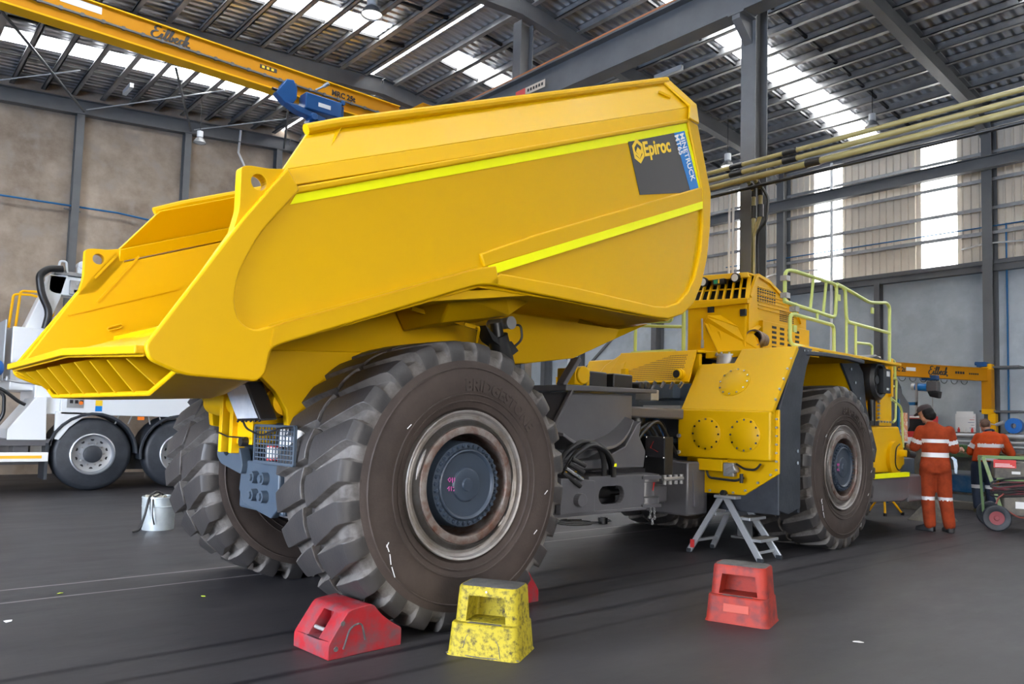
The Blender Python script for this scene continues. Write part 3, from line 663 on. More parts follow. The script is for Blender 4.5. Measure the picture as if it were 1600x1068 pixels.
for sg in (-1, 1):
    near = sg < 0
    p = MB(); yy = lambda v: sg*v
    p.prism(side_base, 'y', yy(1.50), yy(1.575))
    p.slab([(-1.44, yy(1.575), 2.70), (2.52, yy(1.575), 4.26), (2.60, yy(1.53), 4.43), (-1.45, yy(1.54), 2.80)], (0, -sg*.075, -.012))
    p.slab([(-1.45, yy(1.54), 2.80), (2.60, yy(1.53), 4.43), (2.43, yy(1.34), 4.67), (-1.20, yy(1.34), 3.15)], (0, -sg*.045, -.01))
    sd = obj('side_panel', p, Y, TR, smooth=25, bevel=.006)
    p = MB(); p.prism([(q[0], q[1]) for q in rear_frame], 'y', yy(1.56), yy(1.605)); p.prism(fp, 'y', yy(1.56), yy(1.605)); p.prism(ridge, 'y', yy(1.56), yy(1.598)); p.prism(ridge2, 'y', yy(1.56), yy(1.60))
    obj('stiffening_frame', p, Y, sd, smooth=25, bevel=.012, seg=3)
    p = MB(); p.slab([(2.56, yy(1.60), 4.22), (2.62, yy(1.53), 4.44), (2.45, yy(1.33), 4.69), (2.33, yy(1.33), 4.645), (2.49, yy(1.54), 4.395), (2.38, yy(1.61), 4.22)], (0, sg*.02, .01)); obj('front_stiffener', p, Y, sd, smooth=0, bevel=.008)
    p = MB(); p.tube([(-1.23, yy(1.36), 3.145), (-1.0, yy(1.35), 3.255), (2.42, yy(1.34), 4.68)], .034, 10); obj('top_rail', p, Y, sd, bevel=0)
    p = MB(); p.beam((-1.0, yy(1.348), 3.225), (-1.15, yy(1.46), 2.99), .035, .012); obj('weld_seam', p, Y, sd, smooth=0)
    p = MB(); p.beam((2.2, yy(1.415), 4.475), (2.32, yy(1.46), 4.45), .02, .02); obj('weld_seam', p, Y, sd, smooth=0)
    for a, b in (((-1.52, 1.612, 1.90), (-.06, 1.612, 2.462)), ((-1.49, 1.606, 1.88), (-1.50, 1.606, 1.79))): 
        p = MB(); p.beam((a[0], sg*a[1], a[2]), (b[0], sg*b[1], b[2]), .008, .012); obj('weld_seam', p, Y, sd, smooth=0)
    # lifting ear
    ear = fil([(-1.735, 2.36, 0), (-1.70, 2.51, 0), (-1.70, 2.75, 0), (-1.655, 2.765, 0), (-1.54, 2.775, 0), (-1.44, 2.80, 0), (-1.40, 2.70, 0), (-1.60, 2.40, 0)], [0, .03, .05, .02, .02, 0, 0, 0], closed=True)
    outer = [(q[0], q[1]) for q in ear]; hole = arc(-1.60, 2.685, .045, 0, 2*PI, 20)[:-1]
    b2 = bmesh.new()
    e = []
    for ring in (outer, hole):
        vs = [b2.verts.new((x, sg*1.50, z)) for x, z in ring]
        for i in range(len(vs)): e.append(b2.edges.new((vs[i], vs[(i+1) % len(vs)])))
    bmesh.ops.triangle_fill(b2, use_beauty=True, edges=e)
    r_ = bmesh.ops.extrude_face_region(b2, geom=b2.faces[:]); bmesh.ops.translate(b2, verts=[v for v in r_['geom'] if isinstance(v, bmesh.types.BMVert)], vec=(0, sg*.075, 0))
    obj('lifting_ear', b2, Y, sd, smooth=0, bevel=.006, seg=2)
    # fluorescent stripes
    p = MB(); p.slab([(-1.415, yy(1.601), 2.628), (2.43, yy(1.601), 4.17), (2.415, yy(1.601), 4.215), (-1.385, yy(1.601), 2.675)], (0, sg*.002, 0)) if False else p.slab([(-1.415, yy(1.577), 2.600), (2.44, yy(1.577), 4.128), (2.405, yy(1.577), 4.205), (-1.375, yy(1.577), 2.682)], (0, sg*.003, 0))
    obj('reflective_stripe', p, M['neon'], sd, smooth=0)
    p = MB(); p.slab([(.065, yy(1.599), 2.422), (2.70, yy(1.599), 3.466), (2.70, yy(1.599), 3.536), (.045, yy(1.599), 2.484)], (0, sg*.003, 0)); obj('reflective_stripe', p, M['neon'], sd, smooth=0)
    if near: NEAR = sd
# badge on the near side
d1 = MB(); d1.slab([(1.57, -1.578, 3.79), (2.225, -1.578, 4.055), (2.50, -1.578, 3.555), (2.30, -1.578, 3.52), (1.74, -1.578, 3.375)], (0, -.004, 0)); obj('decal_panel', d1, M['decal'], NEAR, smooth=0)
d1 = MB(); d1.slab([(2.215, -1.578, 4.05), (2.375, -1.578, 4.115), (2.62, -1.578, 3.63), (2.485, -1.578, 3.575)], (0, -.006, 0)); obj('decal_strip', d1, M['blue'], NEAR, smooth=0)
d1 = MB(); d1.slab([(2.372, -1.578, 4.12), (2.415, -1.578, 4.14), (2.655, -1.578, 3.66), (2.615, -1.578, 3.63)], (0, -.0065, 0)); obj('reflective_stripe', d1, M['neon'], NEAR, smooth=0)
dx = Vector((.924, 0, .382)); dn = Vector((.45, 0, -.89))
text('lettering', 'Epiroc', .17, NEAR, (1.79, -1.5835, 3.725), (.935, 0, .355), (-.33, 0, .944), M['ltxt'], .0015, .005, 0, .93)
text('lettering', 'MINETRUCK', .098, NEAR, (2.293, -1.5855, 4.065), dn, (.89, 0, .45), M['wtxt'], .001, .0015, 0, .80)
text('lettering', 'MT65', .098, NEAR, (2.217, -1.5855, 4.03), dn, (.89, 0, .45), M['wtxt'], .001, .0015, 0, .80)
lg = MB(); c0 = Vector((1.705, -1.5835, 3.745)); ax = Vector((.93, 0, .37)); az = Vector((-.35, 0, .937))
def hexpt(s, k): a = PI/2+k*PI/3; return c0+ax*(s*.80*math.cos(a))+az*(s*math.sin(a))
for k in range(6):
    lg.slab([hexpt(.105, k), hexpt(.105, k+1), hexpt(.068, k+1), hexpt(.068, k)], (0, -.0015, 0))
lg.slab([c0+ax*.00+az*.035, c0+ax*.035+az*.0, c0-az*.035, c0-ax*.035], (0, -.0015, 0))
lg.slab([c0-ax*.05-az*.02, c0-az*.065, c0+ax*.075+az*.012, c0+ax*.06+az*.035, c0-az*.035, c0-ax*.05+az*.005], (0, -.0015, 0))
obj('badge_emblem', lg, M['ltxt'], NEAR, smooth=0)

# floor of the body, chute at the tail, belly below
p = MB()
p.slab([(-2.14, -1.56, 1.72), (-2.16, -.2, 1.775), (-2.14, 1.56, 1.745), (-1.2, 1.56, 2.1), (-1.2, -1.56, 2.1)], (0, 0, -.04))
p.slab([(-1.2, -1.55, 2.1), (-1.2, 1.55, 2.1), (2.45, 1.55, 2.75), (2.45, -1.55, 2.75)], (0, 0, -.06))
flr = obj('body_floor', p, Y, TR, smooth=25, bevel=.005)
p = MB(); p.beam((-2.155, -1.57, 1.715), (-2.175, -.2, 1.768), .05, .045); p.beam((-2.175, -.2, 1.768), (-2.155, 1.57, 1.74), .05, .045); obj('tail_lip', p, Y, flr, smooth=0, bevel=.008)
p = MB(); p.slab([(2.45, -1.5, 2.7), (2.45, 1.5, 2.7), (2.74, 1.5, 3.4), (2.74, -1.5, 3.4)], (-.05, 0, 0)); p.slab([(2.74, -1.5, 3.4), (2.74, 1.5, 3.4), (2.52, 1.32, 4.6), (2.52, -1.32, 4.6)], (-.05, 0, 0)); obj('front_wall', p, Y, TR, smooth=0, bevel=.005)
def ysec(x, zs, y1, z1, z2, zt):   # half-symmetric section
    h = [(1.56, zs), (y1, z1), (y1-.12, z2)]
    return [(x, -a, b) for a, b in h] + [(x, a, b) for a, b in reversed(h)] + [(x, 1.56, zt), (x, -1.56, zt)]
p = MB()
p.loft([ysec(-1.98, 1.63, 1.15, 1.50, 1.495, 1.505 if 0 else 1.66)], caps=False) if False else None
# underplate of the chute: rises to the sides, sweeps forward
secs = []
for x, za, zb, hw in ((-1.96, 1.64, 1.50, 1.57), (-1.62, 1.60, 1.50, 1.57), (-1.52, 1.63, 1.53, 1.53), (-1.32, 1.66, 1.60, 1.12)):
    secs.append([(x, -hw, za), (x, -hw*.7, zb), (x, hw*.7, zb), (x, hw, za), (x, hw, za+.03), (x, hw*.69, zb+.03), (x, -hw*.69, zb+.03), (x, -hw, za+.03)])
p.loft(secs); under = obj('chute_underplate', p, Y, flr, smooth=25, bevel=.01)
for y_ in (-1.2, -.85, -.5, -.15, .2, .55, .9, 1.25):
    p = MB(); zc = 1.735-.02*abs(y_); zl = 1.52 if abs(y_) < 1.1 else 1.56
    p.prism([(-2.11, zc-.02), (-1.96, zl), (-1.55, zl), (-1.5, zc+.1), (-1.9, zc+.04)], 'y', y_-.012, y_+.012); obj('chute_rib', p, Y, under, smooth=0)
p = MB(); p.slab([(-1.62, -1.55, 1.63), (-1.62, 1.55, 1.63), (-1.5, 1.55, 2.0), (-1.5, -1.55, 2.0)], (.03, 0, 0)); obj('chute_back_plate', p, Y, under, smooth=0)
# belly: sides rise outward, keel between the wheels
p = MB(); S = []
for x, zs, zi, zk, yk in ((-1.45, 1.80, 1.90, 1.74, .62), (-1.0, 1.96, 2.05, 1.75, .60), (-.4, 2.18, 2.26, 1.80, .60), (0, 2.33, 2.38, 1.86, .60), (.8, 2.345, 2.40, 1.90, .62), (1.35, 2.34, 2.40, 1.94, .66), (1.85, 2.34, 2.38, 2.02, .80), (2.2, 2.345, 2.34, 2.22, 1.0), (2.40, 2.44, 2.40, 2.36, 1.2)):
    S.append([(x, -1.56, zs), (x, -.82, zi), (x, -yk, zi-.03), (x, -yk+.05, zk), (x, 0, zk-.03), (x, yk-.05, zk), (x, yk, zi-.03), (x, .82, zi), (x, 1.56, zs), (x, 1.5, zs+.25), (x, -1.5, zs+.25)])
p.loft(S); belly = obj('body_belly', p, Y, TR, smooth=25, bevel=.01)
# box-section stiffener above the near wheel and its mate
for sg in (-1, 1):
    b2 = bmesh.new()
    for x_, y_, z_ in ((-.08, 1.38, 2.30), (.40, 1.38, 2.41), (.62, 1.20, 2.24), (-.0, 1.15, 2.12), (-.08, .6, 2.32), (.55, .6, 2.46), (.75, .6, 2.24), (.05, .6, 2.10), (.88, 1.18, 2.40), (.88, .6, 2.40)): b2.verts.new((x_, sg*y_, z_))
    bmesh.ops.convex_hull(b2, input=b2.verts[:]); obj('hoist_bracket', b2, Y, belly, smooth=15, bevel=.012)
p = MB(); p.beam((.50, -.98, 2.14), (-.15, -.98, 2.22), .02, .03); p.beam((.50, -.98, 2.14), (.58, -.85, 2.0), .02, .03)
for k in range(5): p.sphere((-.02+.12*k, -1.01, 2.2-.015*k), .014, 6)
obj('belly_rail', p, Y, belly, smooth=30)
# hinge brackets at the back
br = [(-1.25, 1.84), (-1.24, 1.76), (-1.12, 1.66), (-1.02, 1.57), (-.94, 1.45), (-.92, 1.32), (-.80, 1.30), (-.5, 1.3), (-.35, 1.9)]
for sg in (-1, 1):
    p = MB(); p.prism(br, 'y', sg*.62, sg*.69); p.prism([(-1.15, 1.9), (-1.1, 1.75), (-.95, 1.6), (-.8, 1.9)], 'y', sg*.3, sg*.34); obj('hinge_bracket', p, Y, TR, smooth=20, bevel=.008)
p = MB(); p.cyl((-.92, -.62, 1.50), (-.92, .62, 1.50), .085, 28); p.cyl((-.92, -.50, 1.50), (-.92, .50, 1.50), .10, 28); obj('hinge_tube', p, Y2, TR)
# hoist cylinder with pin
for sg in (-1, 1):
    p = MB(); p.cyl((.68, sg*1.0, 2.10), (1.12, sg*.9, 1.15), .085, 20); p.cyl((.66, sg*1.0, 2.2), (.7, sg*1.0, 2.02), .05, 16); p.prism([(.50, 2.16), (.58, 2.05), (.80, 1.95), (.86, 1.99), (.78, 2.06), (.66, 2.05)], 'y', sg*1.06, sg*.92); hc = obj('hoist_cylinder', p, M['black'], TR)
    p = MB(); p.cyl((.72, sg*1.1, 2.20), (.72, sg*.86, 2.20), .045, 20); p.cyl((.72, sg*1.12, 2.20), (.72, sg*1.1, 2.20), .052, 20); obj('pin', p, M['galv'], hc)
    p = MB(); p.tube(fil([(.74, sg*1.08, 2.18), (.84, sg*1.1, 2.2), (.86, sg*1.1, 2.08), (.82, sg*1.05, 2.02)], .04), .01, 6); obj('grease_hose', p, M['black'], hc)

# far inner wall details seen through the tail
p = MB()
for a, b in (((-1.80, 2.19), (-.94, 2.53)), ((-1.59, 2.32), (-1.29, 2.76)), ((-1.62, 2.52), (-1.47, 2.73))):
    p.beam((a[0], 1.497, a[1]), (b[0], 1.497, b[1]), .012, .018)
p.tube([(-1.50, 1.496, 2.105), (-1.49, 1.49, 2.12), (-1.40, 1.49, 2.155), (-1.39, 1.496, 2.14), (-1.40, 1.49, 2.125), (-1.49, 1.49, 2.09)], .007, 6, closed=True)
obj('inner_weld', p, Y, flr, smooth=0)

# ---- rear chassis
CH = M['chas']; CB = M['chasb']
p = MB(); p.box((-.55, -.45, .62), (1.6, -.32, 1.25)); p.box((-.55, .32, .62), (1.6, .45, 1.25)); p.box((-.55, -.45, .62), (1.6, .45, .70)); p.box((-.5, -.45, 1.2), (1.6, .45, 1.25)); obj('rear_chassis', p, CH, TR, smooth=0, bevel=.01)
p = MB(); p.cyl((0, -.75, .975), (0, .75, .975), .22, 32); p.sphere((0, 0, .95), .36, 14); p.loft([[(-.3, -.3, .7), (.3, -.3, .7), (.3, -.3, 1.2), (-.3, -.3, 1.2)], [(-.18, -.7, .85), (.18, -.7, .85), (.18, -.7, 1.12), (-.18, -.7, 1.12)]]); obj('rear_axle', p, CB, TR)
p = MB(); p.prism([(-.62, 1.08), (-.1, 1.08), (0, 1.02), (.02, .86), (-.08, .76), (-.52, .70), (-.64, .78)], 'x', -.94, -.88)
bp_ = obj('bolted_plate', p, CB, TR, smooth=0, bevel=.012)
for yy in (-.28, -.44):
    for zz in (.97, .845):
        bp2 = MB(); bp2.cyl((-.94, yy, zz), (-.985, yy, zz), .044, 24, .042); bp2.cyl((-.9851, yy, zz), (-1.0, yy, zz), .03, 6, .028); obj('bolt', bp2, CB, bp_, smooth=20)
p = MB(); p.box((-.9, -.62, .72), (-.3, .1, 1.05)); p.prism([(.02, 1.04), (.02, 1.3), (-.03, 1.3), (-.06, 1.1)], 'x', -.95, -.85); obj('axle_carrier', p, CB, TR, smooth=0, bevel=.02)
hk = fil([(.34, 1.20, 0), (.20, 1.40, 0), (.10, 1.34, 0), (.10, 1.22, 0), (-.06, 1.17, 0), (-.12, 1.05, 0), (-.1, .98, 0), (.28, 1.04, 0), (.36, 1.10, 0)], [.04, .04, .03, .03, .04, .03, .02, .06, .03], closed=True)
b2 = bmesh.new(); e = []
for ring in ([(q[0], q[1]) for q in hk], arc(.18, 1.155, .055, 0, 2*PI, 20)[:-1]):
    vs = [b2.verts.new((-.98, y_, z_)) for y_, z_ in ring]
    for i in range(len(vs)): e.append(b2.edges.new((vs[i], vs[(i+1) % len(vs)])))
bmesh.ops.triangle_fill(b2, use_beauty=True, edges=e)
r_ = bmesh.ops.extrude_face_region(b2, geom=b2.faces[:]); bmesh.ops.translate(b2, verts=[v for v in r_['geom'] if isinstance(v, bmesh.types.BMVert)], vec=(.07, 0, 0))
obj('tow_eye', b2, CB, TR, smooth=0, bevel=.012)
for yy in (.17, -.02):
    p = MB(); p.prism([(yy-.025, 1.13), (yy+.025, 1.13), (yy+.03, 1.55), (yy-.03, 1.55)], 'x', -1.04, -.9); obj('lamp_bracket', p, Y2, TR, smooth=0, bevel=.004)
p = MB(); p.box((-1.0, -.02, 1.2), (-.7, -.3, 1.40)); obj('bracket_plate', p, Y2, TR, smooth=0, bevel=.004)
# work lamp
wl = MB(); R_ = Matrix.Rotation(.0, 3, 'X') @ Matrix.Rotation(-.15, 3, 'Y'); q0 = [(-1.20, -.03, 1.60), (-1.20, -.32, 1.62), (-1.17, -.41, 1.385), (-1.17, -.10, 1.37)]
q0 = [(-1.22, -.19, 1.585), (-1.22, -.62, 1.605), (-1.16, -.86, 1.375), (-1.16, -.42, 1.365)]
q0 = [(-1.16, -.14, 1.62), (-1.16, -.52, 1.635), (-1.12, -.70, 1.375), (-1.12, -.32, 1.365)]
wl.slab(q0, (.12, 0, .01)); wk = obj('work_lamp', wl, M['black'], TR, smooth=0, bevel=.012)
c_ = sum((Vector(q) for q in q0), Vector())/4; wl = MB(); wl.slab([c_+(Vector(q)-c_)*.86+Vector((-.006, 0, 0)) for q in q0], (.003, 0, 0)); obj('lamp_lens', wl, M['lens0'], wk, smooth=0)
each('screw', M['black'], wk, [lambda p, u=u, a=a, b=b: p.sphere(Vector(q0[a]).lerp(Vector(q0[b]), .05+.18*u)+Vector((-.004, 0, 0)), .009, 5) for u in range(6) for a, b in ((0, 1), (3, 2))])
# mesh cage with extinguisher bottles
cg = MB()
y0, y1, z0, z1, xa, xb = -.36, -.95, 1.09, 1.34, -1.0, -.80
for k in range(14):
    yy = y0+(y1-y0)*k/13; cg.beam((xa, yy, z0), (xa, yy, z1), .006, .006)
for k in range(9):
    zz = z0+(z1-z0)*k/8; cg.beam((xa, y0, zz), (xa, y1, zz), .007, .007)
    cg.beam((xa, y0, zz), (xb, y0, zz), .006, .006)
for a in ((xa, y0), (xa, y1), (xb, y0), (xb, y1)): cg.beam((a[0], a[1], z0), (a[0], a[1], z1), .018, .018)
for zz in (z0, z1):
    cg.beam((xa, y0, zz), (xa, y1, zz), .018, .018); cg.beam((xa, y0, zz), (xb, y0, zz), .018, .018)
cage = obj('mesh_cage', cg, CB, TR, smooth=0)
for k in range(3):
    p = MB(); yy = -.60-.11*k; p.lathe([(0, -.06), (.035, -.06), (.04, -.03), (.04, .03), (.03, .06), (0, .065)], (-.9, yy, 1.26), (0, 0, 1), 16); obj('canister', p, M['whitem'], cage)
p = MB(); p.cyl((-.9, -.46, 1.10), (-.9, -.46, 1.20), .06, 20); obj('canister', p, M['redf'], cage, label='red canister with white label'); p = MB(); p.lathe([(.0615, 1.12), (.0615, 1.19)], (-.9, -.46, 0), (0, 0, 1), 20); obj('label_band', p, M['whitem'], cage)
p = MB(); p.box((-.85, -.9, 1.08), (-.75, -.36, 1.36)); obj('cage_back', p, M['dark'], cage, smooth=0)
p = MB(); p.tube(fil([(-1.12, -.4, 1.38), (-1.1, -.42, 1.32), (-1.05, -.55, 1.27), (-1.03, -.8, 1.33), (-1.0, -.95, 1.34)], .05), .007, 6); p.tube([(-1.05, .2, 1.28), (-1.05, 0, 1.25), (-1.05, -.3, 1.25)], .006, 6); p.cyl((-1.05, -.22, 1.22), (-1.0, -.22, 1.22), .035, 12); obj('lamp_cable', p, M['black'], TR)

# ---- articulation: rear frame tower, hitch and front chassis
p = MB()
p.prism([(2.10, 1.72), (3.10, 1.74), (3.10, .95), (2.65, .95), (1.55, .95), (1.55, 1.0), (1.80, 1.28)], 'y', -.46, .46)
tw = obj('hitch_tower', p, CH, TR, smooth=0, bevel=.02)
p = MB(); p.prism([(2.0, 1.73), (3.45, 1.77), (3.45, 1.81), (2.0, 1.79)], 'y', -.52, .52); p.beam((1.70, -.50, 1.16), (2.10, -.50, 1.74), .05, .03); p.beam((2.0, -.45, 1.78), (2.22, -.45, 2.06), .10, .05); obj('tower_plate', p, CH, tw, smooth=0, bevel=.008)
# curved gusset standing off the side of the tower
S = []
for i in range(15):
    t_ = i/14; x = 1.62+1.36*t_; dz = .27*(abs(2*t_-.86)/1.14)**2.6; z = 1.20+dz; yo = .86-.28*t_**2
    S.append([(x, -.44, z+.04), (x, -yo, z), (x, -yo, z-.03), (x, -.44, z-.05)])
p = MB(); p.loft(S); obj('curved_gusset', p, CH, tw, smooth=50, bevel=.006)
p = MB(); p.prism([(2.97, 1.30), (3.0, 1.46), (2.93, 1.42), (2.75, 1.2), (2.4, 1.08), (1.7, 1.04), (1.7, .98), (3.05, .98), (3.08, 1.15)], 'y', -.66, -.45); obj('gusset_foot', p, CH, tw, smooth=25, bevel=.01)
p = MB()
for x_, w_ in ((2.55, .28), (2.95, .32)): p.box((x_-w_/2, -.45, 1.79), (x_+w_/2, -.18, 1.95))
for x_, y_, z_ in ((2.35, -.4, 1.83), (3.2, -.46, 1.84), (3.3, -.46, 1.85)): p.cyl((x_, y_-.05, z_), (x_, y_+.1, z_), .045, 14)
obj('valve_block', p, M['black'], tw, smooth=20, bevel=.015)
p = MB(); p.cyl((2.3, -.25, 1.9), (2.3, -.48, 1.9), .09, 20); p.box((2.2, -.45, 1.8), (2.42, -.2, 1.97)); obj('pump_housing', p, Y2, tw, smooth=20, bevel=.01)
# lower beam with oval hole
b2 = bmesh.new(); e = []
outer = [(1.45, .62), (1.72, .60), (2.68, .60), (2.78, .62), (2.78, .89), (2.68, .915), (1.98, .90), (1.45, .84)]
holes = [arc(2.38, .75, .085, -PI/2, PI/2, 8)+arc(2.18, .75, .085, PI/2, 3*PI/2, 8)]
for ring in [outer]+holes:
    vs = [b2.verts.new((x, -.88, z)) for x, z in ring]
    for i in range(len(vs)): e.append(b2.edges.new((vs[i], vs[(i+1) % len(vs)])))
bmesh.ops.triangle_fill(b2, use_beauty=True, edges=e)
r_ = bmesh.ops.extrude_face_region(b2, geom=b2.faces[:]); bmesh.ops.translate(b2, verts=[v for v in r_['geom'] if isinstance(v, bmesh.types.BMVert)], vec=(0, .06, 0))
lb = obj('side_beam', b2, CH, TR, smooth=0, bevel=.008)
p = MB(); p.box((1.95, -.88, .89), (2.78, -.40, .93)); p.box((1.3, -.9, .585), (2.8, -.40, .615)); p.prism([(1.5, .93), (1.7, .93), (1.95, .90), (1.95, .62), (1.5, .62)], 'y', -.96, -.90); p.cyl((1.72, -1.02, .74), (1.72, -.95, .74), .06, 18); p.box((1.3, -.5, .62), (2.8, -.42, .9)); obj('beam_flange', p, CH, lb, smooth=0, bevel=.006)
p = MB(); p.lathe([(.10, -.16), (.17, -.15), (.17, -.08), (.12, -.07), (.12, .07), (.17, .08), (.17, .15), (.10, .16)], (2.98, -.70, .77), (0, 0, 1), 32, True); p.beam((2.75, -.80, .90), (3.0, -.84, .90), .2, .03); p.beam((2.75, -.80, .62), (3.0, -.84, .62), .2, .03); obj('hitch_knuckle', p, CH, TR)
p = MB(); p.cyl((2.98, 0, .5), (2.98, 0, 1.6), .16, 24); p.box((2.8, -.35, .55), (3.9, .35, .75)); p.box((3.0, -.4, 1.5), (4.2, .4, 1.62)); p.box((3.9, -.62, .42), (4.3, .7, 1.02)); obj('front_chassis', p, CH, TR, smooth=20, bevel=.02)
p = MB(); p.prism([(-.62, .95), (-.3, 1.05), (.2, 1.05), (.2, .5), (-.65, .52)], 'x', 4.0, 4.08); p.cyl((3.98, -.46, .78), (3.97, -.46, .78), .06, 16); obj('bulkhead', p, CH, TR, smooth=0, bevel=.01)
# steering cylinder
for sg in (-1, 1):
    p = MB(); p.cyl((1.75, sg*.66, .80), (2.5, sg*.62, .74), .055, 16); p.cyl((2.5, sg*.62, .74), (2.95, sg*.58, .74), .035, 14); obj('steering_cylinder', p, M['black'], TR)
# hose loops
for k, pts in enumerate(([(1.62, 1.00), (1.72, 1.13), (1.95, 1.235), (2.16, 1.18), (2.27, 1.05), (2.28, .92)], [(1.55, .98), (1.66, 1.16), (1.88, 1.26), (2.1, 1.23), (2.2, 1.08), (2.2, .92)], [(1.62, 1.05), (1.8, 1.20), (2.02, 1.25), (2.25, 1.19), (2.36, 1.02), (2.36, .92)])):
    p = MB(); p.tube(fil([(x, -.90+.05*k, z) for x, z in pts], .2, 6), .026, 10); hs = obj('hydraulic_hose', p, M['black'], TR)
    if k == 0:
        p = MB(); p.cyl((2.275, -.9, 1.02), (2.275, -.9, 1.05), .03, 12); obj('hose_tag', p, M['neon'], hs)
for k in range(4):
    p = MB(); a = .5*k; p.cyl((1.55+.04*k, -.93, .98+.04*k), (1.72+.02*k, -.99, .86+.06*k), .022, 10); obj('hose_fitting', p, M['chrome'] if k == 1 else M['black'], TR)
for k in range(5):
    p = MB(); y_ = -.1-.08*k; p.tube(fil([(3.1, y_*1.0, 1.0+.03*k), (3.3, y_-.03, 1.35), (3.6, y_, 1.42+.02*k), (4.1, y_+.1, 1.1)], .15, 5), .022, 8); obj('hydraulic_hose', p, M['black'], TR)
# engine-bay bulkhead with pipes, junction box, hoses
p = MB(); p.box((4.34, -.34, .6), (4.42, 1.0, 1.93)); eb = obj('engine_bay', p, CB, TR, smooth=0)
p = MB(); p.box((4.24, -.30, 1.66), (4.34, .35, 1.72)); p.box((4.1, -.3, 1.52), (4.3, .45, 1.56)); p.box((4.18, -.2, 1.75), (4.34, .1, 1.92)); p.cyl((4.2, -.32, 1.25), (4.2, .3, 1.25), .04, 12); obj('bay_frame', p, M['chasb'], eb, smooth=0, bevel=.005)
p = MB(); p.box((4.20, -.30, 1.625), (4.235, .25, 1.665)); obj('label_strip', p, M['alu'], eb, smooth=0)
each('pipe_fitting', M['chrome'], eb, [lambda p, k=k: p.cyl((3.6+.05*k, .05-.09*k, 1.86-.02*(k % 2)), (3.6+.05*k, .0-.09*k, 1.92), .022, 8) for k in range(7)])
p = MB(); p.box((3.55, -.36, 1.70), (3.7, -.14, 1.82)); obj('manifold_block', p, M['galv'], eb, smooth=0, bevel=.01)
for k in range(3):
    p = MB(); p.tube(fil([(4.1, .12+.05*k, .9), (4.08, .13+.04*k, 1.4), (4.05, .02, 1.56-.03*k), (4.05, -.12-.03*k, 1.45), (4.1, -.17-.03*k, .9)], .12, 6), .022, 8); obj('coolant_hose', p, M['cblue'] if k < 2 else M['black'], eb)
p = MB(); p.box((3.30, -.74, .90), (3.45, -.48, 1.30)); jb = obj('junction_box', p, M['black'], TR, smooth=0, bevel=.008)
p = MB(); p.box((3.295, -.73, 1.08), (3.30, -.50, 1.29)); obj('box_window', p, mat('perspex', (.03, .03, .035), .08), jb, smooth=0)
p = MB(); p.tube([(3.29, -.6, 1.25), (3.29, -.56, 1.18), (3.29, -.66, 1.14)], .003, 5); obj('tie_wire', p, M['redf'], jb)
each('screw', M['chrome'], jb, [lambda p, a=a, z=z: p.sphere((3.295, a, z), .012, 6) for a, z in ((-.50, 1.29), (-.73, 1.29), (-.5, 1.08), (-.73, 1.08))])
p = MB(); p.box((3.35, -.45, .95), (3.6, -.1, 1.3)); p.cyl((3.5, -.2, 1.35), (3.5, -.2, 1.55), .1, 16); p.cyl((3.4, -.35, 1.3), (3.55, -.05, 1.6), .03, 10); obj('fluid_pump', p, M['black'], TR, smooth=25, bevel=.01)
each('grease_fitting', M['galv'], TR, [lambda p, k=k: p.cyl((3.3+.1*k, -.74, .80), (3.3+.1*k, -.74, .90), .022, 10) for k in range(4)]+[lambda p: p.cyl((3.25, -.76, .86), (3.6, -.76, .86), .02, 10)])
ch = MB()
for s_ in (0, 1):
    for k in range(7):
        z = .60-.028*k; y_ = -.80-.035*(s_)+(.006*k if s_ == 0 else -.006*k)*(-1 if k > 4 else 1)*.5
        pts = [(3.0+(.010*math.cos(a) if k % 2 else 0), y_+(.0 if k % 2 else .010*math.cos(a)), z+.020*math.sin(a)) for a in [2*PI*i/10 for i in range(10)]]
        ch.tube(pts, .0038, 5, closed=True)
obj('safety_chain', ch, M['galv'], TR)
p = MB(); p.tube([(3.0, -.74, .92), (3.0, -.80, .70), (3.0, -.86, .92)], .007, 5); p.tube([(3.0, -.76, .88), (3.0, -.82, .76), (3.0, -.83, .9)], .006, 5); obj('red_strap', p, M['redf'], TR)

# ---- front unit: tank and rear fender of the near side
def holes_disc(mb, c, ax, r, n, rb): pass
tk = MB(); tk.prism([(-.32, 1.07), (-1.50, 1.07), (-1.50, 1.60), (-.37, 1.62), (-.32, 1.58)], 'x', 4.12, 4.3)
tank = obj('side_tank', tk, Y, TR, smooth=0, bevel=.02, seg=3)
p = MB()
p.slab([(4.13, -.36, 1.62), (4.13, -1.51, 1.60), (4.62, -1.54, 2.34), (4.62, -.86, 2.34), (4.50, -.83, 2.17), (4.50, -.36, 2.17)], (.05, 0, -.03))
p.prism([(-.62, 1.08), (-.62, .67), (-1.13, .68), (-1.54, .94), (-1.54, 1.62), (-.62, 1.62)], 'x', 4.23, 4.26)
p.box((4.5, -.86, 2.12), (4.9, -.36, 2.15)); p.box((4.26, -1.5, 1.0), (4.6, -.36, 1.6)); p.box((4.62, -1.52, 2.25), (5.2, -.36, 2.33))
obj('tank_panel', p, Y, tank, smooth=0, bevel=.008)
def cover(c, nrm, r):
    p = MB(); p.lathe([(0, .014), (r*.97, .014), (r, .010), (r, -.01)], c, nrm, 48); cv = obj('access_cover', p, Y, tank, smooth=40)
    n_ = Vector(nrm).normalized(); u = n_.cross(Vector((0, 0, 1))).normalized(); v = n_.cross(u)
    for k in range(12):
        a = 2*PI*k/12; q = Vector(c)+u*(r*.90*math.cos(a))+v*(r*.90*math.sin(a)); p = MB(); p.cyl(q+n_*.01, q+n_*.026, .012, 8); obj('bolt', p, M['chrome'], cv)
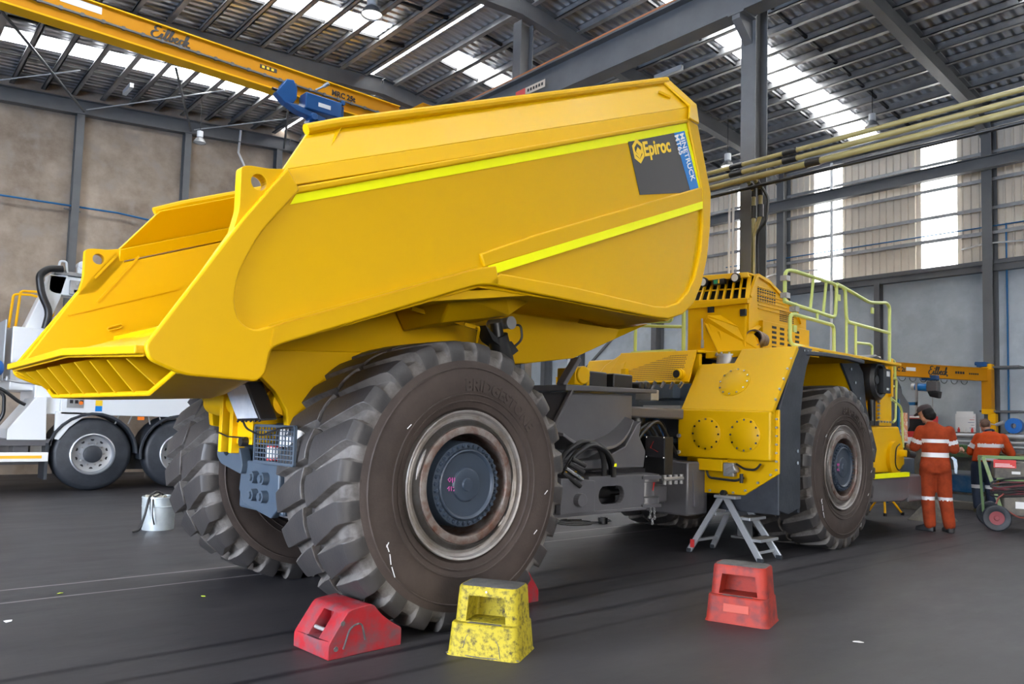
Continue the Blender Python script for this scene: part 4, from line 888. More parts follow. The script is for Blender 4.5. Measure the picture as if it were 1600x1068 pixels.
cover((4.12, -.715, 1.34), (-1, 0, 0), .185); cover((4.12, -1.20, 1.34), (-1, 0, 0), .185); cover((4.345, -.93, 1.93), (-.84, 0, .54), .19)
BL = [((4.12, y_, z_), (4.09, y_, z_), .022) for y_, z_ in ((-.35, 1.52), (-.35, 1.31), (-.35, 1.12))]
BL += [((4.23, -1.515, 1.52-.09*k), (4.21, -1.515, 1.52-.09*k), .012) for k in range(7)]
BL += [((4.23, a, b), (4.21, a, b), .013) for a, b in ((-1.45, .925), (-1.3, .83), (-1.15, .735), (-.7, .70), (-.9, .70), (-1.0, .70))]
BL += [((4.2+.085*k, -1.52, 1.72+.115*k), (4.18+.085*k, -1.52, 1.735+.115*k), .012) for k in range(6)]
each('bolt', M['galv'], tank, [lambda p, q=q: p.cyl(q[0], q[1], q[2], 10) for q in BL])
for dz in (0, .11):
    p = MB(); nn = Vector((-.84, 0, .54)); c_ = Vector((4.31+.065*dz/.1, -1.33, 1.83+dz)); p.lathe([(.045, -.01), (.045, .012), (.03, .016), (.012, .005), (.012, .02), (0, .02)], c_, nn, 20); obj('filler_eye', p, M['galv'], tank)
p = MB(); p.box((4.12, -.60, .93), (4.24, -.92, 1.06)); obj('step_bracket', p, Y, tank, smooth=0, bevel=.006)
p = MB(); p.cyl((4.15, -.98, .92), (4.15, -1.08, .98), .05, 14); p.box((4.12, -.93, .88), (4.2, -1.06, 1.03)); obj('drain_valve', p, M['galv'], tank, smooth=20, bevel=.01)
p = MB(); p.tube(fil([(4.15, -.7, .93), (4.12, -.75, .85), (4.12, -1.1, .84), (4.14, -1.18, .88)], .05), .014, 8); p.tube(fil([(4.15, -1.08, 1.02), (4.12, -1.2, .97), (4.12, -1.33, .97), (4.14, -1.38, 1.04)], .04), .013, 8); p.cyl((4.12, -1.16, .82), (4.12, -1.16, .92), .02, 10); obj('drain_hose', p, M['black'], tank)
p = MB(); p.cyl((4.68, -.62, 2.1), (4.68, -.62, 2.27), .12, 24); p.cyl((4.68, -.62, 2.27), (4.68, -.62, 2.29), .135, 24)
for k in range(8): p.cyl((4.68+.12*math.cos(k*PI/4), -.62+.12*math.sin(k*PI/4), 2.29), (4.68+.12*math.cos(k*PI/4), -.62+.12*math.sin(k*PI/4), 2.31), .014, 6)
obj('filler_neck', p, M['galv'], tank)
# rubber apron round the wheel
fp_ = [(4.24, .94), (4.24, 1.6), (4.64, 2.31), (4.72, 2.345), (5.0, 2.34), (4.86, 2.12), (4.78, 1.9), (4.72, 1.55), (4.72, .56), (4.45, .50), (4.24, .55)]
p = MB(); p.prism(fp_, 'y', -1.535, -1.50); p.box((4.25, -1.53, .50), (4.28, -.75, .95)); p.box((4.68, -1.53, .5), (4.72, -.7, 1.6))
ap = obj('rubber_apron', p, M['rub'], TR, smooth=0, bevel=.008)
each('bolt', M['chrome'], ap, [lambda p, z_=z_: p.cyl((4.62, -1.535, z_), (4.62, -1.555, z_), .02, 10) for z_ in (1.18, 1.05)]+[lambda p, k=k: p.cyl((4.78+.08*k, -1.535, 2.30), (4.78+.08*k, -1.55, 2.30), .012, 8) for k in range(4)])
roof_ = [(4.85, 2.30), (5.3, 2.32), (5.9, 2.33), (6.35, 2.31)]
p = MB(); p.prism(roof_+[(x, z-.03) for x, z in reversed(roof_)], 'y', -1.49, -.45); ra = obj('arch_roof', p, Y2, TR, smooth=20, bevel=.004)
p = MB(); p.prism(roof_+[(x, z-.045) for x, z in reversed(roof_)], 'y', -1.56, -1.495); obj('arch_lip', p, M['rub'], TR, smooth=20, bevel=.006)
arch = [(6.35, 2.31), (6.60, 2.06), (6.82, 1.75), (7.06, 1.25), (7.09, 1.02)]
p = MB(); p.prism(arch+[(x-.04, z-.02) for x, z in reversed(arch)], 'y', -1.25, -.45); obj('arch_sheet', p, Y2, TR, smooth=20, bevel=.004)
p = MB(); p.prism([(6.27, 2.32), (6.8, 2.33), (6.96, 2.2), (7.06, 1.75), (7.40, 1.18), (7.33, 1.0), (7.18, 1.1), (6.97, 1.4), (6.78, 1.75), (6.5, 2.08)], 'y', -1.29, -1.26); obj('wheel_arch', p, M['rub'], TR, smooth=0, bevel=.006)
each('bolt', M['chrome'], TR, [lambda p, q=q: p.cyl((q[0], -1.285, q[1]), (q[0], -1.31, q[1]), .02, 8) for q in ((6.55, 2.22), (6.68, 2.05), (6.82, 1.85))])
p = MB(); p.prism([(4.7, 2.2), (6.1, 2.2), (6.1, 1.75), (5.9, 2.05), (5.0, 2.05), (4.8, 1.7), (4.7, 1.6)], 'y', -.45, -.40); obj('arch_liner', p, Y2, TR, smooth=0, bevel=.005)
for y_ in (-1.3, -1.0, -.7):
    pass
# far side fender mirrored
p = MB(); p.prism([(4.3, .7), (4.3, 1.62), (4.62, 2.3), (5.2, 2.34), (6.2, 2.3), (6.5, 2.0), (6.3, 2.0), (5.9, 2.12), (5.0, 2.1), (4.8, 1.8), (4.72, .7)], 'y', .85, 1.54); obj('far_fender', p, Y2, TR, smooth=20, bevel=.02)

# perforated hood panel over the engine bay
c0_, c1_, c2_, c3_ = Vector((4.30, -.34, 1.95)), Vector((4.46, -.34, 2.34)), Vector((4.46, .82, 2.36)), Vector((4.30, 1.02, 1.95))
b2 = MB(); pu = (c2_-c1_); eu = Vector((0, 1, 0)); ev = (c1_-c0_)
b2.slab([c0_, c1_, c2_, c3_], (.02, 0, -.008)); hood = obj('perforated_hood', b2, Y2, TR, smooth=0, bevel=.006)
hm = MB(); nrm = eu.cross(ev).normalized(); nrm = nrm if nrm.x < 0 else -nrm
H0 = Vector((4.3, 0, 1.95)); du = ev.normalized()
for i in range(44):
    for j in range(13):
        yy = -.22+i*.024+(.012 if j % 2 else 0); vv = .035+j*.027
        if yy > .66-.0*vv: continue
        if vv < .14 and yy < -.14+.0: continue
        q = H0+eu*yy+du*vv
        if j > 2 and yy > .80-.55*(vv-.05)-.0: continue
        hm.lathe([(.0001, .0012), (.0078, .0012)], q, nrm, 8)
obj('hood_holes', hm, M['dark'], hood, smooth=0, label='rows of small round ventilation holes')
p = MB(); p.loft([[(4.30, .70, 1.95), (4.31, 1.25, 1.93), (4.6, 1.3, 1.95), (4.6, .7, 1.95)], [(4.40, .70, 2.22), (4.42, 1.08, 2.2), (4.7, 1.1, 2.22), (4.7, .7, 2.22)], [(4.47, .66, 2.36), (4.5, .85, 2.36), (4.8, .86, 2.37), (4.8, .66, 2.37)]]); obj('hood_corner', p, Y2, hood, smooth=40, bevel=.02)
p = MB(); p.box((4.28, .60, 1.96), (4.34, .68, 2.14)); obj('hood_latch', p, Y2, hood, smooth=0, bevel=.004)
p = MB(); p.cyl((4.33, -.22, 2.04), (4.22, -.22, 2.04), .06, 20); p.cyl((4.30, -.22, 2.04), (4.26, -.22, 2.04), .07, 20); oo = obj('hood_outlet', p, Y2, hood); p = MB(); p.cyl((4.222, -.22, 2.04), (4.218, -.22, 2.04), .048, 18); obj('outlet_mouth', p, M['dark'], oo)
p = MB(); p.slab([(4.46, -.36, 2.34), (4.46, .84, 2.36), (7.4, .84, 2.45), (7.4, -.36, 2.45)], (0, 0, -.03)); p.box((4.5, -.36, 1.2), (4.55, .9, 2.3)); obj('hood_top', p, Y2, hood, smooth=0, bevel=.008)

# radiator and cooler box
p = MB()
p.loft([[(4.93, .12, 2.35), (4.93, -.72, 2.35), (6.5, -.72, 2.40), (6.5, .12, 2.40)], [(4.93, .12, 2.98), (4.93, -.72, 2.93), (6.5, -.72, 2.93), (6.5, .12, 2.98)]])
cb = obj('cooler_box', p, Y2, TR, smooth=0, bevel=.015)
# sloped louvred rear face (top) as a frame with bars
A_, B_, C_, D_ = Vector((4.93, .16, 3.02)), Vector((4.93, -.74, 2.97)), Vector((5.12, -.66, 3.30)), Vector((5.12, .16, 3.34))
p = MB()
for a, b in ((A_, B_), (B_, C_), (C_, D_), (D_, A_)): p.beam(a, b, .05, .05)
for k in range(1, 8): p.beam(A_.lerp(B_, k/8), D_.lerp(C_, k/8), .028, .04)
p.beam(A_.lerp(D_, .5), B_.lerp(C_, .5), .02, .02); p.box((4.90, .16, 2.93), (4.97, -.76, 2.99))
obj('louvre_frame', p, Y2, cb, smooth=0, bevel=.004)
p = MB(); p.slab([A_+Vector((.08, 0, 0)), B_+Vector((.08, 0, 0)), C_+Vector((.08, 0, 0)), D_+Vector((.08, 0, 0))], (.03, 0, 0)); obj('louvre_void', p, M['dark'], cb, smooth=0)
p = MB(); p.slab([(5.02, .16, 3.36), (5.02, -.70, 3.31), (5.45, -.72, 3.28), (5.45, .16, 3.36)], (0, 0, .025)); p.slab([(5.0, .16, 3.38), (5.0, -.70, 3.33), (4.98, -.74, 3.26), (4.98, .16, 3.30)], (.02, 0, 0)) ; obj('hood_visor', p, Y2, cb, smooth=0, bevel=.006)
# tapering side with mesh windows
sp_ = [(4.97, 2.93), (4.97, 3.02), (5.14, 3.31), (5.42, 3.27), (6.15, 2.98), (6.28, 2.83), (6.45, 2.80), (6.45, 2.35), (4.97, 2.35)]
p = MB(); p.prism(sp_, 'y', -.74, -.71)
for k in range(7):
    z = 3.17-.045*k; x1 = 5.45+.16*k; p.beam((5.18, -.745, z), (x1, -.745, z), .012, .012)
p.beam((4.98, -.745, 3.02), (5.15, -.745, 3.31), .04, .05); p.beam((5.15, -.745, 3.31), (5.42, -.745, 3.27), .04, .04); p.beam((5.42, -.745, 3.27), (6.15, -.745, 2.98), .04, .04); p.beam((6.15, -.745, 2.98), (6.28, -.745, 2.83), .04, .04)
sdp = obj('cooler_side', p, Y2, cb, smooth=0, bevel=.004)
def grid(x0, x1, z0, z1, nx, nz, fill=.62):
    p = MB(); dx_ = (x1-x0)/nx; dz_ = (z1-z0)/nz
    for i in range(nx):
        for j in range(nz):
            a = x0+dx_*i+dx_*(1-fill)/2; b = z0+dz_*j+dz_*(1-fill)/2; p.box((a, -.7425, b), (a+dx_*fill, -.7405, b+dz_*fill))
    return p
obj('mesh_window', grid(5.16, 5.62, 2.98, 3.16, 8, 6, .7), M['dark'], cb, smooth=0)
obj('mesh_window', grid(5.72, 6.1, 2.80, 2.95, 9, 6, .65), M['dark'], cb, smooth=0)
p = MB(); p.box((5.20, -.80, 2.35), (6.42, -.74, 2.75)); obj('slotted_panel', p, Y2, cb, smooth=0, bevel=.006)
sl = MB()
for i in range(4):
    for j in range(5): sl.box((5.42+.2*i, -.803, 2.42+.063*j), (5.53+.2*i, -.801, 2.452+.063*j))
obj('panel_slots', sl, M['dark'], cb, smooth=0)
for k, (yy, zz) in enumerate(((-.10, 3.25), (-.56, 3.25))):
    p = MB(); p.lathe([(0, -.05), (.05, -.05), (.062, 0), (.058, .02), (0, .02)], (4.96, yy, zz+.02), (-1, 0, -.1), 20); hl = obj('work_lamp', p, M['black'], cb); p = MB(); p.lathe([(0, .023), (.047, .023)], (4.96, yy, zz+.02), (-1, 0, -.1), 20); obj('lamp_lens', p, M['whitem'], hl)
p = MB(); p.box((4.93, -.24, 3.21), (4.99, -.42, 3.28)); tlp = obj('tail_lamp', p, M['black'], cb, smooth=0, bevel=.01); p = MB(); p.box((4.925, -.27, 3.22), (4.93, -.32, 3.27)); obj('lamp_lens', p, mat('green_lens', (.02, .35, .18), .3), tlp, smooth=0); p = MB(); p.box((4.925, -.33, 3.22), (4.93, -.35, 3.27)); obj('lamp_lens', p, M['ltxt'], tlp, smooth=0)
p = MB(); p.tube(fil([(5.35, -.55, 3.28), (5.5, -.55, 3.36), (5.8, -.55, 3.28), (5.95, -.55, 3.08)], .1), .018, 8); obj('grab_handle', p, Y2, cb)
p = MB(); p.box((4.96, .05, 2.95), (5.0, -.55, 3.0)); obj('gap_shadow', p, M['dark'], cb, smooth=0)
# deflector and exhaust
p = MB()
p.slab([(4.82, -.08, 2.35), (4.82, -.12, 2.62), (4.84, -.22, 2.72), (4.84, -.42, 2.60), (4.84, -.48, 2.35)], (.05, 0, 0))
p.slab([(4.80, -.22, 2.72), (4.78, -.28, 2.78), (5.0, -.75, 2.62), (5.0, -.80, 2.55), (4.98, -.86, 2.50), (5.0, -.9, 2.34), (4.80, -.42, 2.34)], (.02, .02, 0))
p.slab([(4.80, -.22, 2.72), (4.78, -.28, 2.79), (5.15, -.50, 2.83), (5.2, -.78, 2.66), (5.0, -.80, 2.56)], (0, .0, .015))
dfl = obj('exhaust_shroud', p, Y2, cb, smooth=0, bevel=.006)
p = MB(); p.lathe([(.085, .35), (.105, .33), (.105, 0), (.092, 0), (.085, .3)], (4.98, -.80, 2.51), (1, .25, 0), 28); ex = obj('exhaust_pipe', p, M['rust'], cb); p = MB(); p.lathe([(0, .12), (.092, .12)], (4.98, -.80, 2.51), (1, .25, 0), 24); obj('pipe_mouth', p, mat('soot', (.03, .025, .03), .8), ex)
p = MB(); p.tube([(4.78, -.2, 2.77), (4.78, -.21, 2.42)], .012, 6); p.cyl((4.78, -.21, 2.50), (4.78, -.21, 2.40), .02, 8); obj('latch_rod', p, M['galv'], dfl)
p = MB(); p.box((4.90, -.20, 2.86), (4.94, -.28, 2.93)); obj('box_slot', p, M['dark'], cb, smooth=0)
p = MB(); p.box((4.90, -.66, 2.78), (4.94, -.73, 2.86)); obj('box_slot', p, M['dark'], cb, smooth=0)

# guard rails
L = M['lime']
def rail(name, pts, y_, r=.022, rr=.09, lab=None):
    p = MB(); p.tube(fil([(x, y_, z) for x, z in pts], rr), r, 10); return obj(name, p, L, TR, label=lab)
rail('guard_rail', [(4.79, 2.88), (4.80, 3.24), (4.98, 3.27), (6.14, 3.27), (6.10, 2.84), (4.79, 2.88)], -1.3)
rail('guard_rail', [(6.06, 2.36), (6.06, 2.74), (4.92, 2.76), (4.92, 2.40), (6.06, 2.38)], -1.3)
rail('guard_rail', [(6.12, 3.26), (6.38, 3.27), (6.42, 2.83), (7.81, 2.82)], -1.3)
rail('guard_rail', [(6.14, 3.28), (6.38, 3.26), (7.16, 3.17), (7.72, 3.24), (7.83, 3.2), (7.82, 2.35)], -1.3)
for (a, b), (c, d) in (((5.50, 3.25), (5.42, 2.86)), ((5.84, 3.25), (5.76, 2.85)), ((6.70, 2.82), (6.70, 2.35)), ((5.05, 2.9), (5.05, 2.73)), ((6.42, 2.85), (6.42, 2.35)), ((5.6, 2.88), (5.6, 2.75))):
    rail('rail_post', [(a, b), (c, d)], -1.3, .018)
rail('guard_rail', [(6.70, 2.58), (7.15, 2.60), (7.22, 2.58), (7.22, 2.35)], -1.3, .018)
for a, b in ((6.16, 3.12), (7.2, 3.08), (5.0, 2.6)):
    p = MB(); p.box((a, -1.31, b-.05), (a+.07, -1.29, b+.03)); obj('rail_lug', p, L, TR, smooth=0)
for a, b in ((4.80, 3.15), (4.80, 2.95), (5.02, 2.82)):
    p = MB(); p.box((a-.04, -1.34, b-.03), (a+.05, -1.26, b+.03)); p.cyl((a-.05, -1.3, b), (a+.07, -1.3, b), .012, 8); obj('rail_clamp', p, M['galv'], TR, smooth=0)
p = MB(); p.tube(fil([(4.72, .80, 2.36), (4.72, .80, 2.95)], .05), .022, 8); p.tube(fil([(4.72, .80, 2.75), (4.72, .05, 2.68)], .05), .02, 8); p.tube(fil([(4.72, .72, 3.0), (4.72, .66, 2.79), (4.72, .22, 2.76), (4.72, .18, 3.0)], .05), .02, 8); p.tube([(4.72, .03, 2.36), (4.72, .03, 3.0)], .026, 8); p.box((4.68, .2, 2.36), (4.8, .84, 2.40)); obj('guard_rail', p, L, TR)
p = MB(); p.box((4.9, -1.5, 2.335), (7.72, -.74, 2.37)); obj('walkway', p, Y2, TR, smooth=0, bevel=.006)

# front end beyond the near wheel
p = MB(); p.prism([(7.2, 1.55), (7.55, 1.58), (7.62, 1.84), (7.4, 1.86), (7.4, 1.98), (7.60, 1.98), (7.68, 2.33), (8.02, 2.33), (8.02, 1.5), (7.2, 1.5)], 'y', -1.25, -.6)
fe = obj('front_frame', p, Y2, TR, smooth=0, bevel=.01)
p = MB(); p.prism([(7.0, .86), (7.0, 1.48), (8.28, 1.50), (8.46, 1.22), (8.50, .95), (8.2, .84)], 'y', -1.25, -.5); obj('front_box', p, Y2, fe, smooth=0, bevel=.02)
p = MB(); p.cyl((8.05, -1.24, 1.05), (8.05, -1.30, 1.05), .24, 32); p.cyl((8.15, -1.3, 1.12), (8.15, -1.40, 1.12), .05, 14); fc = obj('tow_flange', p, Y2, fe); p = MB(); p.cyl((8.18, -1.40, 1.12), (8.30, -1.44, 1.10), .05, 12); obj('tow_pin', p, M['black'], fc); p = MB(); p.tube(fil([(8.1, -1.33, 1.25), (7.93, -1.34, 1.2), (7.9, -1.34, .95), (8.05, -1.34, .86), (8.2, -1.34, .95)], .1), .01, 6); obj('cable', p, M['black'], fc)
each('bolt', M['galv'], fe, [lambda p, k=k: p.cyl((7.5, -1.26, 1.56+.055*k), (7.5, -1.29, 1.56+.055*k), .018, 8) for k in range(6)]+[lambda p, k=k: p.cyl((7.62+.1*k, -1.26, 1.56), (7.62+.1*k, -1.28, 1.56), .015, 8) for k in range(4)])
p = MB(); p.cyl((7.3, -1.26, 1.5), (7.3, -1.26, 2.0), .05, 14); p.cyl((7.3, -1.26, 1.85), (7.3, -1.26, 2.05), .07, 14); p.box((7.15, -1.3, 1.5), (7.45, -1.1, 1.56)); obj('suspension_strut', p, M['black'], fe)
p = MB(); p.lathe([(0, -.2), (.26, -.2), (.28, -.16), (.28, .0), (.24, .04), (.20, .03), (.19, -.02), (0, -.02)], (7.32, -1.34, 2.12), (0, -1, 0), 36); p.lathe([(0, .03), (.06, .03), (.07, 0)], (7.22, -1.34, 2.12), (0, -1, 0), 16); p.box((7.35, -1.4, 1.95), (7.6, -1.12, 2.28)); fh = obj('intake_housing', p, M['black'], fe)
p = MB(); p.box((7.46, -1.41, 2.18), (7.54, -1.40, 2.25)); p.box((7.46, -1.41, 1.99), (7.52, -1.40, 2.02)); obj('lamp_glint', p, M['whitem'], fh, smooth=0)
p = MB(); p.loft([[(6.75, -1.45, 2.38), (7.0, -1.45, 2.44), (7.3, -1.45, 2.38), (7.2, -1.45, 2.33), (6.9, -1.45, 2.35)], [(6.75, -1.15, 2.38), (7.0, -1.15, 2.44), (7.3, -1.15, 2.38), (7.2, -1.15, 2.33), (6.9, -1.15, 2.35)]]); obj('mirror_housing', p, M['black'], fe, bevel=.02)
p = MB(); p.box((7.38, -1.3, 2.35), (7.52, -1.2, 2.46)); obj('reflector', p, M['whitem'], fe, smooth=0)
for pts in ([(7.95, 2.47), (8.14, 2.45), (8.16, 2.2), (8.20, 2.18), (8.16, 1.6), (8.08, 1.56)], [(8.0, 1.86), (7.99, 2.04), (8.1, 2.08)], [(8.0, 1.90), (8.34, 1.80), (8.40, 1.72), (8.44, 1.2)], [(8.0, 2.20), (8.15, 2.19)]):
    rail('ladder_rail', pts, -1.25, .017, .05)
p = MB(); p.box((7.90, -1.30, 1.92), (7.96, -1.24, 2.46)); obj('post', p, Y2, fe, smooth=0, bevel=.004)
p = MB(); p.prism([(6.85, .50), (6.85, .80), (8.12, .80), (8.12, .50), (7.9, .46)], 'y', -1.44, -.5); p.box((8.1, -1.44, .44), (8.9, -.9, .80)); obj('bumper', p, CH, TR, smooth=0, bevel=.015)
p = MB(); p.box((6.88, -1.46, .80), (8.10, -1.40, .86)); obj('reflective_stripe', p, M['neon'], TR, smooth=0)
# cab door / side of the cab
p = MB(); p.prism([(8.7, 2.38), (9.36, 2.36), (9.62, 2.16), (9.66, 2.06), (9.96, 1.9), (9.97, 1.52), (9.70, 1.28), (9.5, 1.02), (8.7, 1.0)], 'y', -.8, .6); cab = obj('cab', p, mat('cab_grey', (.045, .042, .042), .35, coat=.2), TR, smooth=0, bevel=.03)
p = MB(); p.prism([(8.9, 2.3), (9.3, 2.29), (9.56, 2.12), (8.9, 2.1)], 'y', -.81, -.8); obj('cab_window', p, mat('cab_glass', (.01, .012, .015), .06), cab, smooth=0)
p = MB(); p.box((9.52, -.82, 1.28), (9.80, -.80, 1.74)); obj('notice_panel', p, mat('notice_orange', (.72, .30, .14), .6, col2=(.8, .72, .65), nscale=14, nlo=.5, nhi=.56), cab, smooth=0)
p = MB(); p.box((9.40, -.83, 1.05), (9.46, -.79, 1.95)); obj('door_edge', p, M['bluepipe'], cab, smooth=0)
p = MB(); p.box((8.3, -1.0, .42), (9.6, .6, 1.02)); obj('cab_step_box', p, CB, TR, smooth=0, bevel=.02)
p = MB(); p.box((6.9, -.5, .5), (8.4, .9, 2.3)); p.box((6.9, .9, .5), (8.4, 1.4, 1.6)); obj('front_body', p, Y2, TR, smooth=0, bevel=.03)
p = MB(); p.cyl((5.8715, -.75, .975), (5.8715, .75, .975), .22, 32); p.sphere((5.87, 0, .95), .36, 14); obj('front_axle', p, CB, TR)
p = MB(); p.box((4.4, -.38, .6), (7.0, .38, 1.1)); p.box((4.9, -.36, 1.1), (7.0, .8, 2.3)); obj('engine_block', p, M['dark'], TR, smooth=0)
# ------------------------------------------------------------------ small things on the floor
def bake(o, mods, cutters=()):
    """apply modifiers to a mesh without operators"""
    bpy.context.view_layer.update(); dg = bpy.context.evaluated_depsgraph_get()
    me = bpy.data.meshes.new_from_object(o.evaluated_get(dg), preserve_all_data_layers=True, depsgraph=dg)
    for m in list(o.modifiers): o.modifiers.remove(m)
    old = o.data; o.data = me; me.name = o.name; bpy.data.meshes.remove(old)
    for c in cutters: bpy.data.objects.remove(c)
    return o
def cut(o, mb):
    c = obj('cutter', mb, M['dark'], o.parent, smooth=0)
    m = o.modifiers.new('b', 'BOOLEAN'); m.operation = 'DIFFERENCE'; m.object = c; m.solver = 'EXACT'
    bake(o, None, (c,)); return o
def tw(x, y, z=0):   # truck frame to world, for things standing beside the truck
    c, s = math.cos(.0343), math.sin(.0343)
    return (3.17036+x*c-y*s, 5.70972+x*s+y*c, z)
def rrect(hx, hy, r, z, cx=0, cy=0, n=5, sk=0):
    q = []
    for sx, sy, a in ((1, 1, 0), (-1, 1, PI/2), (-1, -1, PI), (1, -1, 3*PI/2)):
        for i in range(n+1):
            b = a+PI/2*i/n; q.append((cx+sx*(hx-r)+r*math.cos(b), cy+sy*(hy-r)+r*math.sin(b), z))
    return q
def stool(label, loc, rz, m, rect, wide, sc_=.85):
    t = thing('step_stool', label, 'stool', loc, rz)
    p = MB(); p.loft([rrect(.275, .215, .05, 0), rrect(.268, .208, .06, .02), rrect(.252, .195, .06, .215), rrect(.245, .185, .05, .225)])
    lo = obj('lower_step', p, m, t, smooth=35)
    p = MB(); p.loft([rrect(.245, .16, .06, .22, 0, .02), rrect(.228, .15, .06, .46, 0, .02), rrect(.218, .14, .055, .475, 0, .02)])
    u = obj('upper_step', p, m, t, smooth=35)
    c = MB(); c.loft([rrect(.165, .16, .04, .232, 0, -.09), rrect(.14, .16, .04, .40, 0, -.09)] if wide else [rrect(.15, .16, .02, .232, 0, -.09), rrect(.135, .16, .02, .41, 0, -.09)])
    cut(u, c)
    p = MB(); p.loft([rrect(.212, .135, .05, .474, 0, .02), rrect(.205, .128, .05, .479, 0, .02)]); obj('top_tread', p, M['ablack'], t, smooth=35)
    p = MB(); p.slab([(-.13, -.165, .226), (.13, -.165, .226), (.08, -.06, .226), (0, -.03, .226), (-.08, -.06, .226)], (0, 0, .003)); obj('lower_tread', p, M['ablack'], t, smooth=0)
    if rect:
        p = MB(); p.slab([(-.11, -.2045, .095), (.11, -.2045, .095), (.108, -.195, .165), (-.108, -.195, .165)], (0, -.006, 0)); obj('raised_panel', p, mat('red_panel', (.34, .04, .02), .5, spec=.3), t, smooth=0, bevel=.004)
    else:
        p = MB(); p.tube(fil([(-.14, -.208, .06), (-.12, -.196, .16), (.04, -.192, .175), (.12, -.2, .12), (.14, -.212, .015)], .05), .003, 5); p.tube([(-.275, -.19, .01), (0, -.222, .01), (.275, -.19, .01)], .004, 5); obj('moulded_rib', p, M['ablack'], t)
        p = MB(); p.cyl((.0, -.137, .445), (.0, -.142, .445), .008, 8); obj('rivet', p, M['chrome'], t)
    p = MB(); p.cyl((0, 0, -.0), (0, 0, .012), .2, 20); obj('base_ring', p, M['black'], t)
    t.scale = (sc_, sc_, sc_); return t
stool('yellow dirt-stained plastic step stool with a black top beside the near rear wheel', tw(-.16, -1.98), math.radians(-59), M['yst'], False, False)
stool('red plastic step stool standing alone on the open floor', tw(1.80, -2.55), math.radians(-72), M['redp'], True, True)

def chock(label, loc, rz):
    t = thing('wheel_chock', label, 'wheel chock', loc, rz, group=None)
    prof = fil([(0, 0, 0), (0, .09, 0), (.13, .27, 0), (.30, .285, 0), (.375, .20, 0), (.47, .135, 0), (.52, .11, 0), (.52, 0, 0)], [.01, .02, .03, .03, .06, .06, .02, .01], closed=True)
    p = MB(); p.prism([(a[0], a[1]) for a in prof], 'y', 0, .40)
    b = obj('block', p, M['red'], t, smooth=30, bevel=.008)
    bm_ = b.modifiers.get('bevel'); b.modifiers.remove(bm_)
    c = MB(); c.box((-.05, .13, .10), (.17, .25, .24)); cut(b, c); b.modifiers.new('bevel', 'BEVEL').width = .006
    for m in b.modifiers: m.limit_method = 'ANGLE'
    p = MB(); p.cyl((.06, .12, .14), (.06, .26, .14), .012, 10); obj('handle_pin', p, M['galv'], t)
    p = MB(); p.tube(fil([(.10, -.003, .05), (.14, -.003, .17), (.22, -.003, .19), (.25, -.003, .08)], .05), .006, 6); p.cyl((.05, -.002, .06), (.05, -.006, .06), .015, 10); p.cyl((.09, -.002, .2), (.09, -.006, .2), .015, 10); obj('side_moulding', p, M['ablack'], t)
    return t
chock('big red rubber wheel chock behind the near rear tyre, slot facing the viewer', tw(-1.04, -1.55), .0343+.03)
chock('red wheel chock in front of the near rear tyre, mostly hidden by the tyre', tw(1.0, -.82), .0343+PI)

# aluminium step ladder
t = thing('step_ladder', 'small aluminium platform step ladder below the round tank covers', 'ladder', tw(4.32, -.95), .0343)
AL = M['alu']
def lad(name, a, b, w_, d_, ends=True):
    p = MB(); p.beam(a, b, w_, d_, (0, 1, 0)); return obj(name, p, AL, t, smooth=0, bevel=.003)
for sx in (-1, 1):
    fr = lad('front_rail', (sx*.20, -.44, .02), (sx*.15, .02, .66), .028, .07)
    rr_ = lad('rear_rail', (sx*.24, .42, .02), (sx*.15, .06, .66), .028, .065)
    p = MB(); p.box((sx*.20-.02, -.475, 0), (sx*.20+.02, -.41, .045)); obj('rubber_foot', p, M['rub'], fr, smooth=0, bevel=.006)
    p = MB(); p.box((sx*.24-.02, .39, 0), (sx*.24+.02, .45, .045)); obj('rubber_foot', p, M['rub'], rr_, smooth=0, bevel=.006)
    p = MB(); p.cyl((sx*.15-.02, .04, .69), (sx*.15+.02, .04, .69), .035, 16); obj('hinge', p, M['black'], t)
def tread(x, y0, y1, z):
    p = MB(); p.box((-x, y0, z-.03), (x, y1, z)); tr = obj('step', p, AL, t, smooth=0, bevel=.004)
    p = MB(); p.box((-x+.01, y0+.01, z), (x-.01, y1-.01, z+.004)); obj('step_grip', p, M['dirtg'], tr, smooth=0)
tread(.19, -.13, .14, .665); tread(.172, -.30, -.13, .45); tread(.19, -.44, -.28, .235)
lad('brace', (-.17, .13, .45), (.17, .13, .45), .03, .02); lad('brace', (-.23, .36, .14), (.23, .36, .14), .03, .05); lad('brace', (-.2, -.39, .09), (.2, -.39, .09), .03, .015)
p = MB(); p.box((-.262, .345, .06), (-.253, .395, .15)); obj('warning_label', p, M['redf'], t, smooth=0)

# bucket with a hose over the edge
t = thing('bucket', 'small galvanised metal bucket on the floor left of the far rear tyre', 'bucket', (2.96, 10.04, 0))
p = MB(); p.lathe([(0, .01), (.175, .01), (.178, 0), (.18, .02), (.19, .28), (.195, .285), (.19, .29), (.192, .38), (.198, .385), (.195, .40), (.185, .40), (.183, .38), (.17, .03), (0, .03)], (0, 0, 0), (0, 0, 1), 40); obj('pail', p, mat('zinc', (.5, .56, .60), .35, .5, col2=(.62, .68, .7), nscale=8), t)
p = MB(); p.tube(fil([(.05, 0, .41), (-.05, -.05, .47), (-.15, -.13, .42), (-.2, -.16, .2), (-.26, -.2, .03), (-.34, -.22, .015)], .05), .014, 8); p.tube(fil([(.0, -.05, .43), (-.12, -.15, .39), (-.13, -.2, .2), (-.10, -.19, .08)], .04), .01, 6); obj('hose', p, M['black'], t)
p = MB()
for k in range(5): p.obox((random.uniform(-.09, .09), random.uniform(-.09, .09), .39), (.16, .05, .03), (random.uniform(-.3, .3), .2, k))
